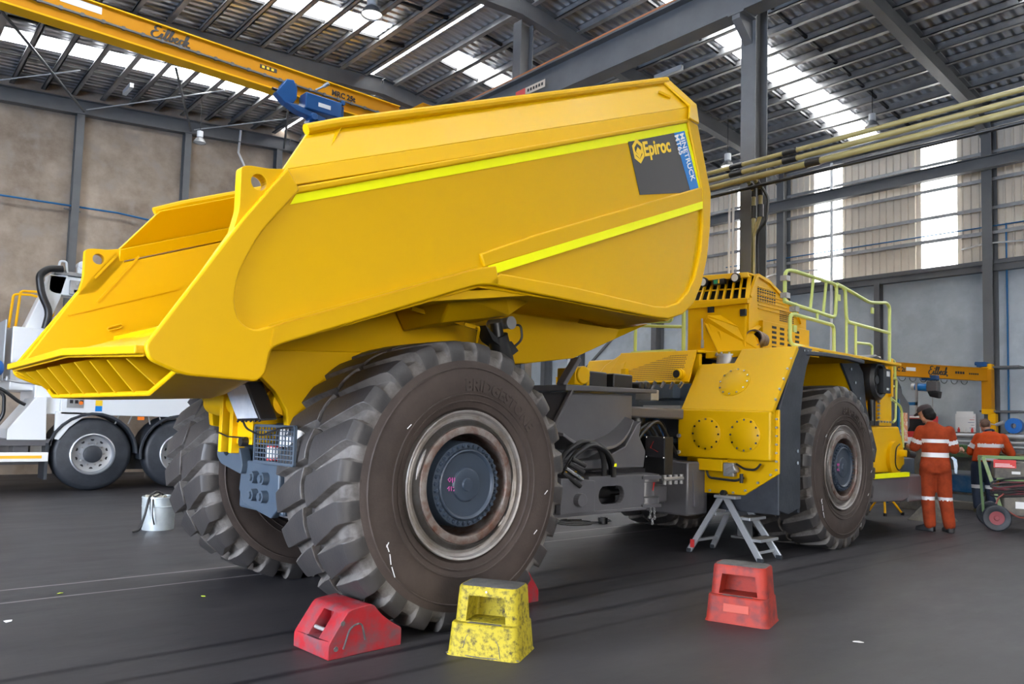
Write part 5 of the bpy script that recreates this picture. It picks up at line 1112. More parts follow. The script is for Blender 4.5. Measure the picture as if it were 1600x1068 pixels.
obj('rags', p, mat('rag_mix', (.2, .2, .18), .8, col2=(.55, .5, .4), nscale=9), t, smooth=0)
p = MB(); p.tube(fil([(-.19, 0, .34), (-.17, .1, .36), (0, .2, .38), (.17, .1, .36), (.19, 0, .34)], .08), .004, 6); obj('handle', p, M['galv'], t)

# scraps on the floor
SC = [((1.34, 6.85), 'tiny lime fleck on the floor between the two pale joints, left', (.55, .7, .05), .025), ((2.17, 6.14), 'tiny lime fleck on the floor left of the near rear tyre', (.55, .7, .05), .022),
      ((.90, 6.13), 'small white paper scrap at the left edge of the floor', (.7, .7, .7), .035), ((5.17, 2.41), 'small white paper scrap on the floor right of the red stool', (.7, .7, .68), .045)]
for (x, y), lab, c, s in SC:
    p = MB(); a = random.random()*3
    pts = [(x+s*(.6+.4*random.random())*math.cos(a+k), y+s*(.5+.4*random.random())*math.sin(a+k), .001+.008*random.random()) for k in (0, 1.3, 2.5, 3.9, 5.1)]
    p.slab(pts, (0, 0, .003)); tmesh('litter_scrap', p, mat('scrap_paper', c, .7), lab, 'litter', smooth=0)
p = MB()
for k in range(3):
    pts = [(7.9+.30*math.cos(a*1.0+k)*(1+.1*k)+.1*k, 7.75+.24*math.sin(a+k*.7), .012+.01*k) for a in [2*PI*i/24 for i in range(20)]]; p.tube(pts, .008, 6)
tmesh('cable', p, M['black'], 'loose black cable coil on the floor behind the articulation joint', 'cable')
p = MB(); p.cyl((8.25, 7.55, 0), (8.25, 7.55, .09), .07, 20); p.cyl((8.25, 7.55, .09), (8.25, 7.55, .10), .045, 16); tmesh('oil_cap', p, M['black'], 'round black cap lying on the floor beside the cable coil', 'cap', bevel=.006)

# yellow tripod stand beyond the front bumper
t = thing('tripod_stand', 'small yellow tripod support stand under the front end of the truck', 'stand', (13.55, 5.85, 0))
p = MB(); p.cyl((0, 0, .3), (0, 0, .75), .035, 14); p.box((-.07, -.07, .75), (.07, .07, .78)); obj('post', p, M['cranel'], t, smooth=30)
for a in (3.6, 5.4, 1.4):
    p = MB(); p.tube([(0, 0, .42), (.30*math.cos(a), .30*math.sin(a), .02)], .018, 8); lg_ = obj('leg', p, M['cranel'], t)
    p = MB(); p.cyl((.30*math.cos(a), .30*math.sin(a), 0), (.30*math.cos(a), .30*math.sin(a), .05), .03, 10); obj('foot', p, M['black'], lg_)
p = MB(); p.loft([[(-.28, -.3, 0), (.28, -.3, 0), (.28, .3, 0), (-.28, .3, 0)], [(-.05, -.06, .34), (.05, -.06, .34), (.05, .06, .34), (-.05, .06, .34)]])
o_ = tmesh('rubber_cone_base', p, M['dirtg'], 'dark pyramid-shaped rubber stand on the floor behind the capped worker', 'stand', smooth=0, bevel=.01); o_.location = (13.35, 4.98, 0)

# ------------------------------------------------------------------ people
def capsule(p, a, b, ra, rb, n=14):
    a = Vector(a); b = Vector(b); L_ = (b-a).length; d = (b-a).normalized(); pts = []; rs = []
    for i in range(5):
        an = PI/2*i/5; pts.append(a-d*ra*math.cos(an)); rs.append(max(ra*math.sin(an), .002))
    for i in range(5): pts.append(a.lerp(b, i/4)); rs.append(ra+(rb-ra)*i/4)
    for i in range(1, 6):
        an = PI/2*i/5; pts.append(b+d*rb*math.sin(an)); rs.append(max(rb*math.cos(an), .002))
    q = []; rr = []
    for v, r in zip(pts, rs):
        if not q or (v-q[-1]).length > 1e-4: q.append(v); rr.append(r)
    p.tube(q, rr, n)
def ell(c, rx, ry, n=20, ax=(1, 0, 0), ay=(0, 1, 0)):
    c = Vector(c); ax = Vector(ax); ay = Vector(ay)
    return [c+ax*(rx*math.cos(2*PI*i/n))+ay*(ry*math.sin(2*PI*i/n)) for i in range(n)]
def remesh(name, mb, mats, parent, vox, smooth_it, pick=None):
    o = obj(name, mb, mats, parent, smooth=0)
    m = o.modifiers.new('r', 'REMESH'); m.mode = 'VOXEL'; m.voxel_size = vox; m.use_smooth_shade = True
    s = o.modifiers.new('s', 'SMOOTH'); s.iterations = smooth_it; s.factor = .5
    bake(o, None)
    if len(o.data.materials) < len(mats):
        o.data.materials.clear()
        for x in mats: o.data.materials.append(x)
    for f in o.data.polygons:
        f.use_smooth = True; f.material_index = pick(f.center) if pick else 0
    return o
def hand(p, wrist, d, palmn, s=1., curl=.5):
    """palm, four bent fingers of different lengths and a thumb from the side of the palm"""
    w_ = Vector(wrist); d = Vector(d).normalized(); n = Vector(palmn); n = (n-d*n.dot(d)).normalized(); x = d.cross(n)
    k = w_+d*.085*s
    for u in (-.028, -.009, .009, .028): capsule(p, w_+x*u*.7*s, k+x*u*s, .014*s, .012*s, 8)
    for u, L_ in ((-.031, .062), (-.010, .076), (.011, .070), (.031, .054)):
        a = k+x*u*s; b_ = a+(d*(1-curl*.3)+n*curl*.5).normalized()*L_*.45*s; c = b_+(d*(1-curl)+n*curl).normalized()*L_*.35*s; e_ = c+(d*(.6-curl*.8)+n).normalized()*L_*.25*s
        capsule(p, a, b_, .0095*s, .009*s, 7); capsule(p, b_, c, .009*s, .008*s, 7); capsule(p, c, e_, .008*s, .0075*s, 7)
    a = w_+d*.025*s-x*.028*s; b_ = a+(d*.6-x*.7+n*.3).normalized()*.035*s; c = b_+(d*.85-x*.2+n*.5).normalized()*.028*s
    capsule(p, a, b_, .012*s, .0105*s, 7); capsule(p, b_, c, .0105*s, .009*s, 7)
def head(p, c, face, tilt, s=1.):
    """head with brow, nose, lips, chin and ears; face = facing direction"""
    c = Vector(c); f = Vector(face).normalized(); u = Vector((0, 0, 1)); u = (u-f*u.dot(f)).normalized(); r = f.cross(u)
    def P(a, b, d_): return c+f*(a*s)+r*(b*s)+u*(d_*s)
    for q, rr in ((P(-.015, 0, .03), .088), (P(.015, 0, .035), .082), (P(.02, 0, -.02), .074), (P(.045, 0, -.07), .045), (P(.03, .02, -.05), .05), (P(.03, -.02, -.05), .05)): p.sphere(q, rr*s, 9)
    capsule(p, P(.092, 0, .025), P(.112, 0, -.018), .008*s, .014*s, 8)
    capsule(p, P(.085, .015, -.048), P(.085, -.015, -.048), .011*s, .011*s, 7); p.sphere(P(.075, 0, -.088), .022*s, 7)
    capsule(p, P(.086, .035, .035), P(.086, -.035, .035), .010*s, .010*s, 7)
    for sg in (-1, 1): capsule(p, P(-.002, sg*.082, .015), P(-.004, sg*.08, -.022), .014*s, .010*s, 7)
    return P
# worker with the dark cap, by the truck
A1 = math.radians(20+4)-PI/2
t = thing('person', 'worker with dark cap in rust orange coveralls, seen from behind beside the truck', 'person', (11.92, 4.41, 0), A1)
b_ = MB(); hp = head(b_, (-.115, .06, 1.695), (-.72, .55, -.42), 0)
capsule(b_, (-.06, .02, 1.54), (-.10, .05, 1.64), .055, .052)
b_.loft([ell((0, 0, .95), .14, .10), ell((0, 0, 1.2), .14, .09), ell((-.01, 0, 1.42), .17, .09), ell((-.03, .01, 1.53), .09, .07)])
for sh, el, wr_, hd, pn in (((-.19, .0, 1.46), (-.27, .06, 1.18), (-.45, .24, 1.27), (-.6, .6, .35), (.5, .5, -.5)), ((.19, .0, 1.46), (.255, .05, 1.17), (.35, .29, 1.19), (.45, .9, .1), (-.6, .4, -.5))):
    capsule(b_, sh, el, .05, .042); capsule(b_, el, wr_, .043, .028); hand(b_, wr_, hd, pn)
for sx, kn, an in ((-1, (-.095, .03, .50), (-.07, .0, .1)), (1, (.125, .02, .50), (.185, .0, .1))):
    capsule(b_, (sx*.09, 0, .92), kn, .075, .05); capsule(b_, kn, an, .05, .035)
body1 = remesh('body', b_, [M['skin']], t, .0085, 3)
for sg in (-1, 1):
    p = MB(); p.sphere(hp(.079, sg*.031, .015), .012, 8); ey = obj('eye', p, M['whitem'], body1); p = MB(); p.sphere(hp(.0875, sg*.031, .015), .006, 6); obj('pupil', p, M['dark'], ey) if False else obj('pupil', p, M['dark'], body1)
c_ = MB()
c_.loft([ell((.0, 0, .84), .20, .14), ell((.0, 0, .95), .205, .145), ell((.0, 0, 1.04), .19, .13), ell((-.0, 0, 1.15), .175, .125), ell((0, 0, 1.3), .185, .13), ell((0, 0, 1.42), .195, .125), ell((-.01, .0, 1.50), .165, .10), ell((-.03, .015, 1.555), .085, .075), ell((-.05, .025, 1.59), .066, .066)])
SH = (((-.18, .0, 1.455), (-.262, .05, 1.215)), ((.18, .0, 1.455), (.245, .045, 1.20)))
for a, b in SH: capsule(c_, a, b, .078, .076)
LG = (((-.10, 0, .88), (-.100, .03, .50), (-.075, .0, .11)), ((.10, 0, .88), (.125, .02, .50), (.175, .0, .11)))
for a, k_, b in LG: capsule(c_, a, k_, .112, .098); capsule(c_, k_, b, .095, .082)
for sx in (-1, 1): c_.sphere((sx*.09, -.05, .93), .11, 8)
def pick1(c):
    for i, (a, b) in enumerate(SH):
        a = Vector(a); b = Vector(b); d = (b-a); tt = (c-a).dot(d)/d.dot(d)
        if abs(c.x) > .175 and (c-a-d*tt).length < .1 and c.z > 1.1: return 1 if .52 < tt < .74 else (2 if tt > 1.22 else 0)
    if 1.075 < c.z < 1.135: return 1
    if 1.275 < c.z < 1.335 and abs(c.x) < .19: return 1
    if .455 < c.z < .505: return 1
    return 0
cl = remesh('coveralls', c_, [M['coverall'], M['refl'], M['coverall']], t, .013, 4, pick1)
p = MB(); P = lambda a, b, d_: hp(a, b, d_)
p.loft([[P(-.01+.108*math.cos(q), .098*math.sin(q), .045) for q in [2*PI*i/20 for i in range(20)]], [P(-.01+.106*math.cos(q), .096*math.sin(q), .09) for q in [2*PI*i/20 for i in range(20)]], [P(-.01+.08*math.cos(q), .075*math.sin(q), .125) for q in [2*PI*i/20 for i in range(20)]], [P(-.01+.03*math.cos(q), .03*math.sin(q), .14) for q in [2*PI*i/20 for i in range(20)]]])
p.slab([P(.08, -.07, .05), P(.15, -.055, .045), P(.175, 0, .045), P(.15, .055, .045), P(.08, .07, .05)], (0, 0, .008)); obj('cap', p, mat('cap_dark', (.03, .018, .02), .8), t, smooth=60)
hm_ = MB(); hm_.sphere(P(-.035, 0, .01), .094, 10); hm_.sphere(P(-.065, .0, -.05), .075, 9); hm_.sphere(P(-.05, .045, -.06), .05, 8); hm_.sphere(P(-.05, -.045, -.06), .05, 8)
remesh('hair', hm_, [M['hair']], t, .01, 2)
def boot(a, b, m=M['boot'], parent=None):
    p = MB(); a = Vector(a); b = Vector(b); d = (b-a).normalized(); x = d.cross(Vector((0, 0, 1)))
    def sec(c, hw, z1): return [c-x*hw, c+x*hw, c+x*hw+Vector((0, 0, z1*.6)), c+x*hw*.6+Vector((0, 0, z1)), c-x*hw*.6+Vector((0, 0, z1)), c-x*hw+Vector((0, 0, z1*.6))]
    p.loft([sec(a-d*.06, .035, .10), sec(a-d*.04, .044, .13), sec(a+d*.03, .045, .13), sec(a.lerp(b, .5), .046, .09), sec(b-d*.05, .052, .072), sec(b-d*.01, .045, .06), sec(b, .025, .04)])
    return obj('boot', p, m, parent, smooth=60, bevel=.008)
boot((-.07, 0, 0), (-.25, .09, 0), parent=t); boot((.18, 0, 0), (.13, .20, 0), parent=t)
p = MB(); p.loft([[(.19, -.10, 1.08), (.22, -.04, 1.09), (.21, -.02, 1.06)], [(.22, -.12, 1.04), (.27, -.06, 1.05), (.25, -.03, 1.03)], [(.23, -.11, .95), (.28, -.07, .96), (.26, -.05, .96)], [(.24, -.10, .86), (.27, -.07, .84), (.25, -.06, .86)]]); obj('rag', p, M['glove'], t, smooth=60)
p = MB(); p.tube([(-.365, .15, 1.225), (-.385, .165, 1.235)], .04, 14); obj('watch', p, M['black'], t)

# worker leaning over the bench
A2 = math.radians(17.7)-PI/2
t = thing('person', 'bare-headed worker in orange shirt and navy trousers bending over the bench', 'person', (15.7, 5.0, 0), A2)
b_ = MB(); hp = head(b_, (.06, .17, 1.585), (-.05, .75, -.66), 0); capsule(b_, (.12, .08, 1.44), (.08, .13, 1.53), .062, .058)
b_.loft([ell((.02, 0, .9), .15, .11), ell((.06, .0, 1.1), .15, .10), ell((.12, .04, 1.34), .19, .10), ell((.13, .06, 1.44), .1, .08)])
for sh, el, wr_, hd in (((-.06, .06, 1.37), (-.18, .12, 1.09), (-.04, .38, 1.16), (.5, .85, 0)), ((.34, .06, 1.37), (.46, .12, 1.08), (.32, .38, 1.16), (-.5, .85, 0))):
    capsule(b_, sh, el, .05, .045); capsule(b_, el, wr_, .045, .03); hand(b_, wr_, hd, (0, .1, -1))
for sx, kn, an in ((-1, (-.09, .08, .48), (-.07, -.04, .1)), (1, (.13, .05, .48), (.15, .0, .1))):
    capsule(b_, (.02+sx*.09, 0, .88), kn, .08, .05); capsule(b_, kn, an, .05, .035)
body2 = remesh('body', b_, [M['skin']], t, .0085, 3)
for sg in (-1, 1):
    p = MB(); p.sphere(hp(.079, sg*.031, .015), .012, 8); obj('eye', p, M['whitem'], body2); p = MB(); p.sphere(hp(.0875, sg*.031, .015), .006, 6); obj('pupil', p, M['dark'], body2)
hm_ = MB(); hm_.sphere(hp(-.02, 0, .045), .088, 10); hm_.sphere(hp(-.045, 0, .0), .078, 9); remesh('hair', hm_, [M['hairb']], t, .01, 2)
c_ = MB()
c_.loft([ell((.03, -.01, .93), .20, .145), ell((.05, -.01, 1.0), .205, .15), ell((.09, .0, 1.15), .215, .15), ell((.13, .03, 1.32), .225, .14), ell((.14, .05, 1.42), .19, .11), ell((.13, .08, 1.485), .09, .08)])
SH2 = (((-.05, .06, 1.365), (-.18, .11, 1.10)), ((.33, .06, 1.365), (.46, .11, 1.09)))
for a, b in SH2: capsule(c_, a, b, .085, .075)
for a, b in (((-.18, .11, 1.10), (-.08, .32, 1.13)), ((.46, .11, 1.09), (.36, .32, 1.13))): capsule(c_, a, b, .073, .05)
def pick2(c):
    for i, (a, b) in enumerate(SH2):
        a = Vector(a); b = Vector(b); d = (b-a); tt = (c-a).dot(d)/d.dot(d)
        if (c.x < -.07 or c.x > .35): return 1 if .45 < tt < .72 and (c-a-d*tt).length < .11 else 0
    return 1 if 1.19 < c.z < 1.26 or .955 < c.z < 1.015 else 0
remesh('shirt', c_, [M['orange'], M['refl']], t, .013, 4, pick2)
p = MB(); p.lathe([(.075, -.01), (.085, .0), (.08, .02), (.07, .03)], (.125, .075, 1.485), (-.1, .3, 1), 20); obj('collar', p, M['navy'], t)
c_ = MB(); c_.loft([ell((.02, 0, .80), .17, .13), ell((.03, 0, .9), .185, .14), ell((.04, 0, 1.0), .18, .13)])
LG2 = (((-.07, 0, .85), (-.09, .08, .48), (-.07, -.04, .12)), ((.12, 0, .85), (.13, .05, .48), (.15, 0, .12)))
for a, k_, b in LG2: capsule(c_, a, k_, .115, .09); capsule(c_, k_, b, .088, .078)
remesh('trousers', c_, [M['navy'], M['refl']], t, .013, 4, lambda c: 1 if .44 < c.z < .50 else 0)
boot((-.07, -.04, 0), (-.10, .15, 0), mat('boot_tan', (.12, .10, .03), .6), parent=t); boot((.15, 0, 0), (.18, .2, 0), parent=t)

# ------------------------------------------------------------------ workbench and what stands on it
t = thing('workbench', 'long green steel workbench before the blue-grey wall at the right', 'bench', (16.75, 5.2, 0))
p = MB(); p.box((-.5, -3.2, 1.02), (.33, 3.4, 1.07)); obj('bench_top', p, M['wood'], t, smooth=0, bevel=.006)
p = MB(); p.box((-.52, -3.22, .98), (-.49, 3.42, 1.055)); obj('edge_strip', p, M['greenb'], t, smooth=0)
for y in (-3.1, -1.5, .1, 1.7, 3.3):
    for x in (-.45, .28):
        p = MB(); p.box((x-.04, y-.04, 0), (x+.04, y+.04, 1.0)); obj('leg', p, M['greenb'], t, smooth=0)
p = MB(); p.box((-.42, -3.1, .25), (.3, 3.3, .29)); obj('lower_shelf', p, M['dirtg'], t, smooth=0)
p = MB(); p.box((-.4, -3.1, .72), (-.36, 3.3, .98)); obj('front_panel', p, mat('tarp_grey', (.10, .11, .11), .6, col2=(.2, .2, .18), nscale=3), t, smooth=0)
def bx(name, a, b, m, label, cat, group=None, bevel=.008, rz=0):
    p = MB(); p.box(a, b); o = tmesh(name, p, m, label, cat, group, smooth=0, bevel=bevel); o.rotation_euler = (0, 0, rz); return o
bx('storage_tub', (16.38, 5.35, .29), (16.95, 5.95, .62), mat('tub_blue', (.02, .12, .3), .35, col2=(.1, .2, .35), nscale=5), 'blue plastic tub on the shelf under the green workbench', 'tub', bevel=.03)
bx('storage_tub', (16.38, 6.1, .29), (16.95, 6.9, .58), M['dirtg'], 'dirty grey tub on the bench shelf left of the blue tub', 'tub', bevel=.02)
bx('storage_tub', (16.4, 3.9, .29), (16.95, 4.9, .65), mat('tub_dark', (.04, .05, .05), .5), 'dark tub on the bench shelf behind the welding cart', 'tub', bevel=.02)
bx('kerb_plinth', (15.95, 2.0, 0), (16.22, 8.6, .14), mat('plinth_concrete', (.25, .23, .2), .8), 'low pale concrete plinth along the foot of the workbench', 'plinth')
# silver tubes in a rack behind the bench
rk = thing('tube_rack', 'rack carrying silver steel tubes behind the green workbench', 'rack', (17.1, 4.4, 1.07))
for y in (-2.3, -.6, 1.1):
    p = MB(); p.box((-.08, y-.03, 0), (.12, y+.03, .36)); obj('upright', p, M['greenb'], rk, smooth=0)
p = MB(); p.box((-.08, -2.4, .36), (.14, 1.5, .39)); obj('rack_shelf', p, M['dirtg'], rk, smooth=0)
for k, (z, r, nm) in enumerate(((1.39, .05, 'uppermost and thickest silver tube on the rack behind the bench'), (1.27, .032, 'middle silver tube on the rack behind the bench'), (1.18, .03, 'lowest silver tube on the rack behind the bench'))):
    p = MB(); p.tube([(16.95-.02*k, 1.9, z), (16.95-.02*k, 5.95, z)], r, 16); tmesh('steel_tube', p, M['alu'], nm, 'tube')
for k, (y, w_, h_, m_, nm, c_) in enumerate(((6.15, .32, .16, M['card'], 'brown cardboard box on the bench between the two workers', 'box'), (5.6, .12, .14, mat('box_green', (.08, .2, .06), .6), 'small green box on the bench beside the brown box', 'box'),
        (4.35, .24, .17, mat('box_tan', (.5, .38, .28), .7), 'tan box on the bench right of the bending worker', 'box'), (4.0, .14, .2, M['black'], 'black tin on the bench behind the welding cart', 'tin'), (3.8, .12, .16, mat('tin_pink', (.6, .12, .25), .5), 'pink-topped tin on the bench at the right edge', 'tin'))):
    bx('box' if 'box' in nm else 'tin', (16.35, y-w_/2, 1.07), (16.6, y+w_/2, 1.07+h_), m_, nm, c_)
for k, y in enumerate((6.0, 5.85, 5.72, 5.6)):
    p = MB(); p.cyl((17.05, y, 1.46), (17.05, y, 1.53), .025, 10); p.cyl((17.05, y, 1.53), (17.05, y, 1.56), .012, 8); tmesh('bottle', p, M['redf'] if k % 2 else M['whitem'], ('leftmost white', 'second, red-capped', 'third, white', 'rightmost red')[k]+' small bottle on the shelf above the silver tubes', 'bottle')
# bench drill and swivel lamp
t = thing('bench_lamp', 'grey swivel arm lamp standing on the rack left of the bending worker', 'lamp', (17.05, 5.45, 1.46))
p = MB(); p.cyl((0, 0, 0), (0, 0, .02), .05, 14); p.tube(fil([(0, 0, .02), (0, .02, .25), (0, -.05, .27), (0, -.08, .2)], .03), .012, 8); obj('arm', p, M['galv'], t)
p = MB(); p.cyl((0, -.28, .16), (0, -.42, .22), .035, 14); p.tube([(0, -.08, .2), (0, -.28, .16)], .008, 6); obj('lamp_head', p, M['alu'], t)
# notices on a board
wb = MB(); wb.box((17.3, 5.62, 1.50), (17.33, 6.0, 1.87)); t = tmesh('notice_board', wb, M['whitem'], 'white notice board with red headings between the two workers', 'board', smooth=0)
t.location.z = 1.47
p = MB(); p.box((-.035, -.16, .30), (-.03, .16, .42)); obj('notice_sheet', p, mat('paper_white', (.8, .8, .8), .7), t, smooth=0)
for k in range(5):
    p = MB(); p.box((-.018, -.17+.0*k, .30-.055*k), (-.016, -.17+.06+.03*(k % 3), .308-.055*k)); obj('printed_line', p, M['redf'] if k < 2 else M['cblue'], t, smooth=0)
p = MB(); p.box((-.01, -.2, -.42), (.02, -.17, .0)); p.box((-.01, .15, -.42), (.02, .18, .0)); obj('leg', p, M['galv'], t, smooth=0)
# blue frame, tool cabinet, cardboard box
t = thing('frame_rack', 'light blue tube frame standing behind the capped worker', 'rack', (15.9, 6.3, 0))
for y in (-.08, .5):
    p = MB(); p.box((-.02, y-.02, 0), (.02, y+.02, 2.42 if y < 0 else 2.05)); obj('upright', p, M['bluepipe'] if y > 0 else M['galv'], t, smooth=0)
for z in (2.0, 1.74, .6):
    p = MB(); p.box((-.02, -.1, z-.03), (.02, .5, z+.03)); obj('cross_bar', p, M['bluepipe'], t, smooth=0)
p = MB(); p.box((-.2, -.06, 1.71), (.2, .5, 1.73)); obj('shelf', p, M['galv'], t, smooth=0)
bx('cardboard_box', (15.75, 6.40, 1.735), (16.0, 6.62, 1.95), M['card'], 'brown cardboard box on the light blue frame', 'box')
t = thing('tool_cabinet', 'red and white tool cabinet with black grille left of the capped worker', 'cabinet', (15.1, 5.85, 0))
p = MB(); p.box((-.2, -.25, 0), (.2, .3, 1.15)); obj('body', p, M['dirtg'], t, smooth=0, bevel=.01)
p = MB(); p.box((-.2, -.25, 1.40), (.2, .3, 1.74)); p.box((-.2, -.25, 1.15), (-.15, .3, 1.4)); obj('upper_case', p, M['redf'], t, smooth=0, bevel=.01)
p = MB(); p.box((-.21, -.2, 1.45), (-.2, .17, 1.68)); obj('grille', p, M['black'], t, smooth=0)
p = MB(); p.box((-.21, -.24, 1.70), (-.2, .28, 1.735)); p.box((-.215, -.2, 1.2), (-.2, .2, 1.34)); obj('label_band', p, M['whitem'], t, smooth=0)
# hose reel
t = thing('hose_reel', 'round blue hose reel standing on the rack beside the yellow jib post', 'reel', (17.15, 4.88, 1.46))
p = MB(); p.lathe([(.05, -.07), (.15, -.07), (.15, .07), (.05, .07), (.05, -.07)], (0, 0, .15), (1, 0, 0), 32); obj('reel', p, mat('reel_blue', (.01, .14, .5), .35), t)
bx('paper_roll', (17.1, 4.62, 1.46), (17.2, 4.70, 1.80), M['whitem'], 'upright white roll just right of the blue hose reel', 'roll')
bx('parts_tray', (17.0, 3.4, 1.46), (17.25, 4.5, 1.50), M['greenb'], 'green parts tray on the rack at the right edge', 'tray')

# ------------------------------------------------------------------ jib cranes
t = thing('jib_crane', 'yellow jib crane with an L-shaped post at the right wall', 'crane', (17.42, 5.42, 0), math.radians(0))
p = MB(); p.box((-.10, -.09, 1.93), (.10, .09, 2.75)); obj('post', p, M['crane'], t, smooth=0, bevel=.004)
p = MB(); p.box((-.09, -.16, 0), (.06, -.02, 1.85)); obj('lower_post', p, M['cranel'], t, smooth=0, bevel=.004)
p = MB(); p.box((-.11, -.10, 1.84), (.11, .09, 1.94)); p.box((-.09, -.09, 2.74), (.09, .09, 2.86)); obj('pivot_block', p, M['cranel'], t, smooth=0, bevel=.006)
d_ = Vector((-2.9, 1.15, 0)).normalized(); e_ = Vector((0, 0, 2.64))
p = MB(); p.ibeam(e_-d_*.05, e_+d_*3.6, .14, .26, .015, .012); arm = obj('boom', p, M['crane'], t, smooth=0)
nrm_ = Vector((-d_.y, d_.x, 0)); nrm_ = nrm_ if nrm_.x < 0 else -nrm_
p = MB(); p.slab([e_+nrm_*.05+Vector((0, 0, -.115)), e_+d_*3.55+nrm_*.05+Vector((0, 0, -.115)), e_+d_*3.55+nrm_*.05+Vector((0, 0, .115)), e_+nrm_*.05+Vector((0, 0, .115))], -nrm_*.1); obj('boom_web', p, M['crane'], t, smooth=0)
for z in (1.90, 2.80):
    p = MB(); p.box((.0, -.55, z-.02), (.5, .16, z+.02)); obj('wall_bracket', p, M['steel'], t, smooth=0)
def onboom(s_, z): return tuple(e_+d_*s_+nrm_*.052+Vector((0, 0, z)))
script_sign(t, onboom(1.66, -.07), -d_, (0, 0, 1), .175, M['text'])
text('lettering', 'MRC 2t', .12, t, onboom(2.62, -.04), -d_, (0, 0, 1), M['text'], .002, .004)

def bmark(p, s0, s1, z0, z1):
    a_, b_, = Vector(onboom(s0, z0)), Vector(onboom(s1, z0)); u_ = Vector((0, 0, z1-z0)); p.slab([a_, b_, b_+u_, a_+u_], nrm_*.002)
each('boom_mark', M['text'], t, [lambda p, k=k: bmark(p, .95-.065*k, .90-.065*k, -.02, .03) for k in range(4)]+[lambda p, k=k: bmark(p, .58-.055*k, .54-.055*k, -.02, .015) for k in range(5)], smooth=0)
p = MB(); c_ = Vector(onboom(2.1, 0)); p.slab([c_+d_*.12+Vector((0, 0, -.02)), c_-d_*.12+Vector((0, 0, -.02)), c_-d_*.12+Vector((0, 0, .05)), c_+d_*.12+Vector((0, 0, .05))], nrm_*.003); obj('maker_plate', p, M['whitem'], t, smooth=0)
p = MB()
for k in range(7):
    c_ = e_+d_*(.65+.27*k)+Vector((0, 0, -.15)); p.tube([c_+d_*(.085*math.cos(a))+Vector((0, 0, .07*math.sin(a))) for a in [PI+PI*i/8 for i in range(9)]], .006, 5)
obj('festoon_cable', p, M['black'], t)
p = MB(); p.box((-.16, -.02, 2.80), (.0, .16, 2.90)); p.cyl((-.05, .02, 2.86), (-.05, .22, 2.88), .04, 14); obj('slew_motor', p, M['cblue'], t, smooth=0, bevel=.01)
pos = Vector((17.42, 5.42, 0))+e_+d_*1.55
t = thing('chain_hoist', 'small blue and white chain hoist hanging from the right jib boom', 'hoist', (pos.x, pos.y, 2.1))
p = MB(); p.box((-.09, -.14, .36), (.09, .14, .46)); obj('trolley', p, M['cblue'], t, smooth=0, bevel=.015)
p = MB(); p.cyl((-.02, .05, .22), (-.02, .27, .24), .075, 20); obj('motor', p, mat('motor_blue', (.01, .2, .6), .35), t); p = MB(); p.cyl((-.02, .27, .24), (-.02, .34, .245), .065, 20); obj('motor_cap', p, M['whitem'], t)
p = MB(); p.box((-.08, -.16, .14), (.08, .05, .34)); obj('gearbox', p, M['steel'], t, smooth=0, bevel=.02); p = MB(); p.loft([[(-.07, -.2, .14), (.07, -.2, .14), (.07, .04, .14), (-.07, .04, .14)], [(-.06, -.18, .0), (.06, -.18, .0), (.05, .0, .04), (-.05, .0, .04)]]); obj('chain_bag', p, M['black'], t, smooth=0, bevel=.02)
p = MB(); p.tube([(0, -.04, .36), (0, -.04, -.55)], .012, 6); obj('chain', p, M['galv'], t)

t = thing('jib_crane', 'yellow jib crane seen under the body behind the articulation joint', 'crane', (16.5, 16.3, 0))
p = MB(); p.ibeam((0, .85, 2.73), (0, -3.2, 2.73), .14, .27, .015, .012); p.box((-.03, -3.2, 2.61), (.03, .85, 2.85)); obj('boom', p, M['cranel'], t, smooth=0)
p = MB(); p.box((-.09, -.25, 0), (.09, -.07, 2.6)); obj('post', p, M['cranel'], t, smooth=0)
text('lettering', 'MRC 2t', .12, t, (-.045, .70, 2.68), (0, -1, 0), (0, 0, 1), M['text'], .012, .004); script_sign(t, (-.045, -.33, 2.66), (0, -1, 0), (0, 0, 1), .175, M['text'])
p = MB(); p.box((-.045, .0, 2.70), (-.032, -.0-.18, 2.75)); obj('maker_plate', p, M['whitem'], t, smooth=0)
for y in (.12, .0, -.35):
    pass
t = thing('safety_gate', 'thin orange-yellow posts standing in front of the left jib crane', 'gate', (14.6, 14.6, 0))
for y in (.15, -.25):
    p = MB(); p.box((-.03, y-.03, 0), (.03, y+.03, 2.75)); obj('post', p, M['cranel'], t, smooth=0)
for z in (2.2, 1.2): p = MB(); p.box((-.02, -.6, z-.03), (.02, .2, z+.03)); obj('cross_bar', p, M['cranel'], t, smooth=0)
t = thing('waste_container', 'tall dark open-fronted bin behind the articulation joint', 'bin', (9.6, 12.3, 0), math.radians(35))
p = MB(); p.box((-.35, -.4, 0), (.45, .4, 1.2)); obj('body', p, M['chasb'], t, smooth=0, bevel=.02)
p = MB()
for y in (-.38, .38): p.box((-.35, y-.02, 1.2), (.45, y+.02, 1.92))
p.box((-.4, -.42, 1.90), (.45, .42, 1.96)); p.box((.42, -.4, 1.2), (.45, .4, 1.9)); obj('hood', p, M['black'], t, smooth=0, bevel=.01)
p = MB(); p.tube(fil([(-.37, -.36, 1.1), (-.4, -.36, 1.85), (-.3, -.36, 1.93), (-.3, .3, 1.93)], .08), .02, 8); obj('edge_trim', p, M['galv'], t)
p = MB(); p.loft([ell((-.2, -.22, 1.15), .12, .12, 10), ell((-.2, -.24, 1.4), .16, .13, 10), ell((-.2, -.25, 1.58), .10, .08, 10), ell((-.18, -.28, 1.68), .03, .03, 10)]); tb = obj('plastic_bag', p, mat('bag_plastic', (.6, .6, .66), .3, col2=(.55, .12, .2), nscale=5, nlo=.5, nhi=.55, bump=.5, bscale=12), None, smooth=60)
